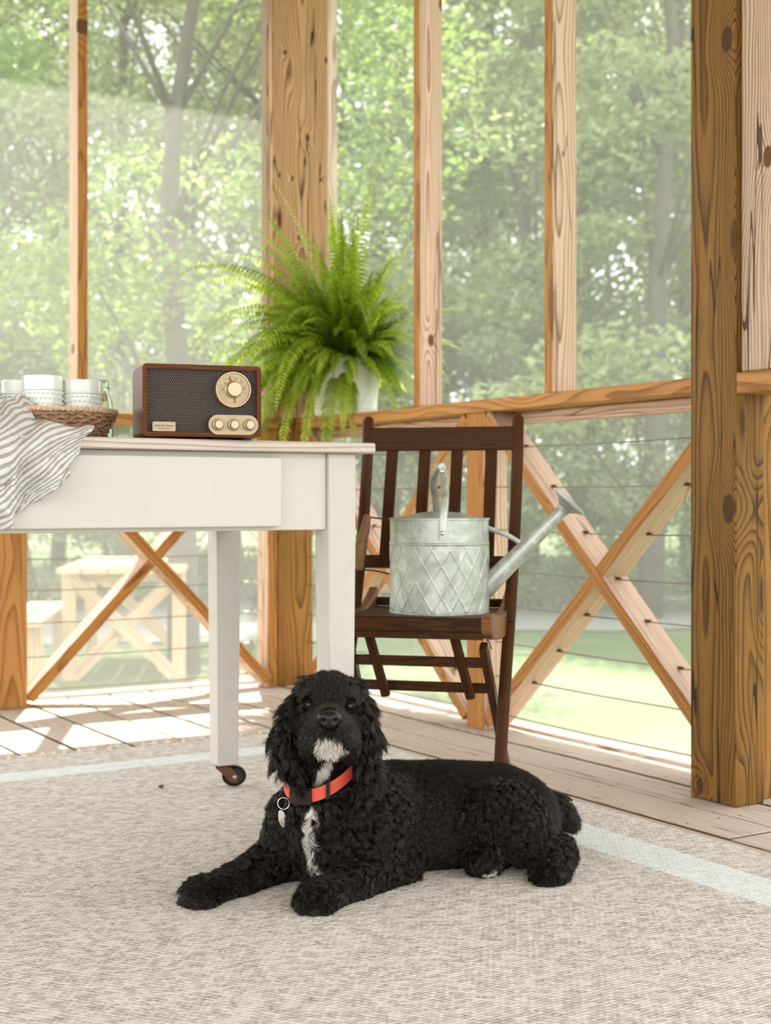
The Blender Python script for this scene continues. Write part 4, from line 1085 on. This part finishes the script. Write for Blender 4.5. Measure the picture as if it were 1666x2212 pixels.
    # eyes
    eb = NB('dark_eye'); eb.set(Base_Color=(.02, .010, .005), Roughness=.12); eb.p.inputs['Specular IOR Level'].default_value = .35
    M['lid'] = plain('eyelid_skin', (.004, .003, .003), .6, spec=.2)
    for p_eye, p_lid in (((-0.1333, 2.438, 0.3407), (-0.1328, 2.43, 0.342)), ((-0.0634, 2.438, 0.3383), (-0.06318, 2.43, 0.3395))):
        m_ = MB(); m_.sphere(L(p_eye), .0092, 20, 14); m_.build('eye', eb.m, dog)
        m_ = MB(); c0 = L(p_lid)
        m_.tube([c0 + Vector((.0095 * math.cos(a), .002 * abs(math.cos(a)), .0065 * math.sin(a))) for a in [2 * PI * k / 24 for k in range(24)]], .0014, 8, closed=True); m_.build('eyelid', 'lid', dog)
    # nose pad with nostrils
    nb_ = NB('wet_nose'); nb_.set(Base_Color=(.008, .006, .0055), Roughness=.34); nb_.p.inputs['Specular IOR Level'].default_value = .35; nb_.bump(nb_.n('TexVoronoi').outputs[0], 0, .0003)
    vv = nb_.n('TexVoronoi'); vv.inputs['Scale'].default_value = 900; nb_.l(nb_.obj(), vv.inputs['Vector']); nb_.bump(vv.outputs['Distance'], .35, .0004)
    c0 = L((-0.09486, 2.352, 0.3292)); NUp, NVp = 64, 40; vs = []
    for j in range(NVp + 1):
        th_ = PI * j / NVp
        for k in range(NUp):
            ph = 2 * PI * k / NUp; d = Vector((math.sin(th_) * math.cos(ph), -math.cos(th_), math.sin(th_) * math.sin(ph)))
            x_, y_, z_ = d.x * .0205, d.y * .015, d.z * .0155
            if d.z > 0: x_ *= 1 + .10 * d.z
            else: x_ *= 1 + .30 * d.z
            if d.y < .2:
                for sg in (-1, 1):
                    q = ((x_ - sg * .0098) / .0042) ** 2 + ((z_ + .0022) / .0040) ** 2
                    y_ += .0075 * math.exp(-q * .8)
                y_ += .0018 * math.exp(-(x_ / .0011) ** 2) * (1 if z_ < .002 else 0)
            vs.append(c0 + Vector((x_, y_, z_)))
    m_ = MB(); m_.add(vs, [(j * NUp + k, j * NUp + (k + 1) % NUp, (j + 1) * NUp + (k + 1) % NUp, (j + 1) * NUp + k) for j in range(NVp) for k in range(NUp)])
    m_.build('nose', nb_.m, dog, smooth=180)
    # collar: a tilted strap round the neck
    M['redweb'] = plain('red_webbing', (.62, .075, .035), .65, nscale=700, namt=.15, bump=.3, bscale=900); M['blackplastic'] = plain('brown_black_plastic', (.018, .010, .007), .45, spec=.2)
    cc0 = L((-0.1088, 2.53, 0.2092))
    def ring(a, r_off=0, zo=0):                      # a: angle, 0 right, -90 deg towards the viewer
        rx, ry = .070 + r_off, .082 + r_off
        x = rx * math.cos(a); y = ry * math.sin(a)
        z = .42 * x + .26 * y + zo - .012 * (0 if y > 0 else (abs(math.sin(a))) ** 2)
        return cc0 + Vector((x, y + .0, z + .012))
    def strap(a0, a1, zw, ro, name, mat, parent, th=.0022, n_=40):
        m_ = MB(); vs = []
        for k in range(n_ + 1):
            a = R(a0 + (a1 - a0) * k / n_)
            for (o_, z_) in ((ro, -zw), (ro + th, -zw), (ro + th, zw), (ro, zw)): vs.append(ring(a, o_, z_))
        fs = [(4 * k + i, 4 * k + (i + 1) % 4, 4 * k + 4 + (i + 1) % 4, 4 * k + 4 + i) for k in range(n_) for i in range(4)]
        fs += [(3, 2, 1, 0), (4 * n_, 4 * n_ + 1, 4 * n_ + 2, 4 * n_ + 3)]
        m_.add(vs, fs); return m_.build(name, mat, parent, smooth=40)
    col_ = strap(-180, 180, .0115, .004, 'collar', 'redweb', dog, n_=90)
    tag(col_, 'bright red webbing collar')
    strap(-140, -106, .0122, .0066, 'buckle', 'blackplastic', col_, .005)
    strap(-87, -82, .0140, .0066, 'strap_slider', 'blackplastic', col_, .004)
    strap(-50, -45, .0140, .0066, 'strap_slider', 'blackplastic', col_, .004)
    rp_ = ring(R(-150), .010, -.008)
    m_ = MB(); rc = rp_ + Vector((-.004, -.006, -.011)); m_.tube([rc + Vector((.0105 * math.cos(a), .001, .0105 * math.sin(a))) for a in [2 * PI * k / 28 for k in range(28)]], .0009, 8, closed=True); m_.build('key_ring', 'chrome', col_)
    m_ = MB(); tc_ = rc + Vector((-.002, -.002, -.0265)); mt = Matrix.Translation(tc_) @ Matrix.Rotation(R(-12), 4, 'Y') @ Matrix.Rotation(R(90), 4, 'X')
    m_.prism([(.0068 * math.cos(2 * PI * k / 32), .0160 * math.sin(2 * PI * k / 32)) for k in range(32)], -.0007, .0007, mt); m_.build('name_tag', 'chrome', col_, bevel=.0004)
make_dog()


# ------------------------------------------------------------------ outdoors
GZ = -.50
def lawn_material():
    b = NB('lawn_grass'); v = b.obj()
    n1 = b.noise(v, .6, 4, .6); n2 = b.noise(v, 9, 5, .7); n3 = b.noise(v, 90, 3, .7)
    c = b.mix(n2, (.055, .10, .025), (.105, .155, .045)); c = b.mix(b.math('MULTIPLY', n3, .5), c, (.13, .17, .06)); c = b.mix(b.ramp(n1, [(.5, (0, 0, 0)), (.75, (.6, .6, .6))]), c, (.27, .26, .15))
    b.set(Base_Color=c, Roughness=.9); b.bump(n3, .6, .02); return b.m
def gravel_material():
    b = NB('pale_gravel'); v = b.obj()
    b.set(Base_Color=b.mix(b.noise(v, 30, 5, .7), (.20, .19, .17), (.34, .32, .29)), Roughness=.95); b.bump(b.noise(v, 60, 3), .5, .01); return b.m
g = MB(); N_ = 24; vs = []
for j in range(N_ + 1):
    for i in range(N_ + 1):
        X_ = -25 + 80 * i / N_; Y_ = -15 + 75 * j / N_; d_ = math.hypot(X_ - 2.5, Y_ - 4.5)
        vs.append((X_, Y_, GZ + .0 + max(0, d_ - 22) * .05))
g.add(vs, [(j * (N_ + 1) + i, j * (N_ + 1) + i + 1, (j + 1) * (N_ + 1) + i + 1, (j + 1) * (N_ + 1) + i) for j in range(N_) for i in range(N_)])
gl = g.build('lawn', lawn_material(), smooth=60); tag(gl, 'bright green sunlit lawn around the porch', 'lawn', kind='structure')
g = MB(); pts = []
for k in range(41):
    t_ = k / 40; c_ = Vector((-8 + 36 * t_, 15.5 - 10.5 * t_ + 1.5 * math.sin(3 * t_), GZ + .012)); pts.append(c_)
vs = []
for k, c_ in enumerate(pts):
    d_ = (pts[min(k + 1, 40)] - pts[max(k - 1, 0)]).normalized(); s_ = Vector((-d_.y, d_.x, 0))
    w_ = 2.3 + .25 * math.sin(k * 1.7); vs += [c_ - s_ * w_, c_ + s_ * w_]
g.add(vs, [(2 * k, 2 * k + 2, 2 * k + 3, 2 * k + 1) for k in range(40)])
tag(g.build('road', gravel_material(), smooth=0), 'pale gravel drive crossing behind the lawn', 'drive', kind='structure')

# picnic table and bench, seen through the screen under the white table
def plank_set(parent, x0, x1, ys, wd, z, th, name):
    m_ = MB()
    for y in ys: m_.box((x0, y - wd / 2, z - th), (x1, y + wd / 2, z))
    return m_.build(name, 'picnic', parent, bevel=.004)
pc = CF @ Vector((-1.808, 9.9, -0.356)); pc.z = GZ
pic = empty('picnic_table', 'pale wooden picnic table with crossed legs standing on the lawn', 'picnic table', pc, R(-32 + 96))
plank_set(pic, -.95, .95, [-.33, -.165, 0, .165, .33], .155, .76, .038, 'tabletop')
for ex in (-.68, .68):
    lg = board('leg', (ex, -.36, 0), (ex, .36, .70), .09, .038, 'picnic', pic, face=(1, 0, 0))
    lg = board('leg', (ex + .04, .36, 0), (ex + .04, -.36, .70), .09, .038, 'picnic', pic, face=(1, 0, 0))
    board('cross_beam', (ex + .08, -.38, .70), (ex + .08, .38, .70), .09, .038, 'picnic', pic, face=(1, 0, 0))
    for sy in (-1, 1): board('leg', (ex + .02, sy * .36, 0), (ex + .02, sy * .36, .72), .09, .05, 'picnic', pic, face=(1, 0, 0))
bc_ = CF @ Vector((-2.375, 9.4, -0.428)); bc_.z = GZ
ben = empty('picnic_bench', 'pale wooden bench with post legs beside the picnic table', 'bench', bc_, R(-32 + 96))
plank_set(ben, -.85, .85, [-.08, .08], .15, .45, .038, 'seat')
for ex in (-.6, .6):
    for sy in (-.09, .09): board('leg', (ex, sy, 0), (ex, sy, .41), .09, .09, 'picnic', ben, face=(1, 0, 0))

# trees
def leaf_mat(name, c0, c1, tr=.45):
    b = NB(name); v = b.obj()
    a_ = b.n('Attribute', attribute_name='tone')
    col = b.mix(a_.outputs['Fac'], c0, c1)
    tl = b.n('BsdfTranslucent'); b.l(b.mix(.4, col, (.52, .60, .20)), tl.inputs[0]); mx = b.n('MixShader'); mx.inputs[0].default_value = tr
    b.set(Base_Color=col, Roughness=.5); b.l(b.p.outputs[0], mx.inputs[1]); b.l(tl.outputs[0], mx.inputs[2]); b.l(mx.outputs[0], b.out.inputs[0])
    return b.m
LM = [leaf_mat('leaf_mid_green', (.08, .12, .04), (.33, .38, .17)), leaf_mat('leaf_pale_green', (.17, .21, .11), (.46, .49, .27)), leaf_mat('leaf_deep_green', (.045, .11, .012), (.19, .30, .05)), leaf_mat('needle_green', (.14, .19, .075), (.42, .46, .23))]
M['bark'] = plain('grey_bark', (.10, .08, .065), .9, nscale=9, namt=.4, bump=.6, bscale=20)
def crown_mesh(seed, H, Rr, z0, nblob, nleaf, leaf, mat, conifer=False):
    rg = np.random.default_rng(seed)
    cs = []; rs_ = []
    for k in range(nblob):
        f = rg.random() ** .9; z = z0 + (H - z0) * f
        prof = (1 - f) ** .8 + .06 if conifer else math.sin(PI * min(.97, .12 + .83 * f)) ** .6
        a_ = rg.uniform(0, 2 * PI); q = Rr * prof * rg.uniform(.25, 1) ** .6
        cs.append((q * math.cos(a_), q * math.sin(a_), z)); rs_.append(rg.uniform(.35, .75) * (Rr / 2.2))
    cs = np.array(cs); rs_ = np.array(rs_)
    i = rg.integers(0, nblob, nleaf); d = rg.normal(size=(nleaf, 3)); d /= np.linalg.norm(d, axis=1)[:, None]
    rad = rs_[i] * rg.random(nleaf) ** .45
    sc = np.array([1.15, 1.15, .38 if conifer else .6])
    P = cs[i] + d * rad[:, None] * sc
    if conifer: P[:, 2] -= .12 * np.hypot(P[:, 0] - cs[i][:, 0], P[:, 1] - cs[i][:, 1])
    a = rg.normal(size=(nleaf, 3)); a[:, 2] *= .5; a /= np.linalg.norm(a, axis=1)[:, None]
    b = np.cross(a, rg.normal(size=(nleaf, 3))); b /= np.linalg.norm(b, axis=1)[:, None]
    s = leaf * rg.uniform(.6, 1.3, nleaf)[:, None]
    V = np.stack([P - a * s, P - b * s * .5, P + a * s, P + b * s * .5], 1).reshape(-1, 3)
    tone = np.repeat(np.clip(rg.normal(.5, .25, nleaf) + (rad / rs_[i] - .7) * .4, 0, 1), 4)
    me = bpy.data.meshes.new('crown')
    me.vertices.add(nleaf * 4); me.vertices.foreach_set('co', V.astype(np.float32).ravel())
    me.loops.add(nleaf * 4); me.loops.foreach_set('vertex_index', np.arange(nleaf * 4, dtype=np.int32))
    me.polygons.add(nleaf); me.polygons.foreach_set('loop_start', np.arange(0, nleaf * 4, 4, dtype=np.int32))
    me.update(calc_edges=True)
    at = me.attributes.new('tone', 'FLOAT', 'POINT'); at.data.foreach_set('value', tone.astype(np.float32))
    me.materials.append(mat)
    return me, cs
def tree_proto(seed, H, Rr, z0, nblob, nleaf, leaf, mat, tr, conifer=False):
    me, cs = crown_mesh(seed, H, Rr, z0, nblob, nleaf, leaf, mat, conifer)
    rg = random.Random(seed); tm = MB()
    p = Vector((0, 0, -.3)); pts = [p.copy()]; 
    for k in range(8):
        p = p + Vector((rg.uniform(-.12, .12), rg.uniform(-.12, .12), (H * .9 + .3) / 8)); pts.append(p.copy())
    tm.tube(pts, [tr * (1 - .85 * k / 8) for k in range(9)], 9)
    for c_ in cs[::3]:
        c_ = Vector(c_); j = min(7, max(1, int((c_.z - .6) / H * 8))); s_ = pts[j]
        tm.tube([s_, s_.lerp(c_, .5) + Vector((0, 0, .15)), c_], [tr * .22, tr * .13, tr * .05], 5)
    me2 = bpy.data.meshes.new('trunk'); me2.from_pydata(tm.v, [], tm.f); me2.shade_smooth(); me2.materials.append(M['bark'])
    return me, me2
protos = [
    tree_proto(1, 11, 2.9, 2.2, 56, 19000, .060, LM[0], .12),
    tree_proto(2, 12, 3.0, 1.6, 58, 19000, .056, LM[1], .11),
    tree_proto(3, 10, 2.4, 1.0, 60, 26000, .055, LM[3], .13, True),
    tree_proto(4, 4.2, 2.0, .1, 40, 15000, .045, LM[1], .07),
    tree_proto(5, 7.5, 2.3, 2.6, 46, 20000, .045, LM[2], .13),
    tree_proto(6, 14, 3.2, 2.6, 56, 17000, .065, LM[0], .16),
]
KN = ['tall leafy tree', 'broad pale green tree', 'drooping pale conifer', 'low bushy shrub', 'bright green tree', 'very tall thin wooded tree']
def tree(kind, px, D, s, rz, label, group=None, name='tree'):
    c = CF @ Vector(((px - 833) / 3000 * D, D, 0)); dz = max(0, math.hypot(c.x - 2.5, c.y - 4.5) - 22) * .05
    e = empty(name, label, 'shrub' if name == 'shrub' else 'tree', (c.x, c.y, GZ + dz), rz, group); e.scale = (s, s, s)
    for nm, me in (('crown', protos[kind][0]), ('trunk', protos[kind][1])):
        o = bpy.data.objects.new(nm, me); COL.objects.link(o); o.parent = e
    return e
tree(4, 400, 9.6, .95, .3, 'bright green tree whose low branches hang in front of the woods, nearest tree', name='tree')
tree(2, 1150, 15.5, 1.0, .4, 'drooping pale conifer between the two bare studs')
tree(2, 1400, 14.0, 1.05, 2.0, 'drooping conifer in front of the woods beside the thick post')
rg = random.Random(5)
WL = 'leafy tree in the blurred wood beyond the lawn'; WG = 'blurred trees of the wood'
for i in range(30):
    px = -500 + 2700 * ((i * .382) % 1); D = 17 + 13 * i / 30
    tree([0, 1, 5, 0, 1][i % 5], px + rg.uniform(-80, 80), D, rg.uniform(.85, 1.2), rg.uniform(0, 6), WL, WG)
SL = 'low bushy shrub along the foot of the wood'; SG = 'shrubs at the wood edge'
for i in range(16):
    tree(3, -400 + i * 165 + rg.uniform(-40, 40), 15.0 + rg.uniform(-.8, 1.8) + (i % 2) * 1.5, rg.uniform(.55, .9), rg.uniform(0, 6), SL, SG, 'shrub')
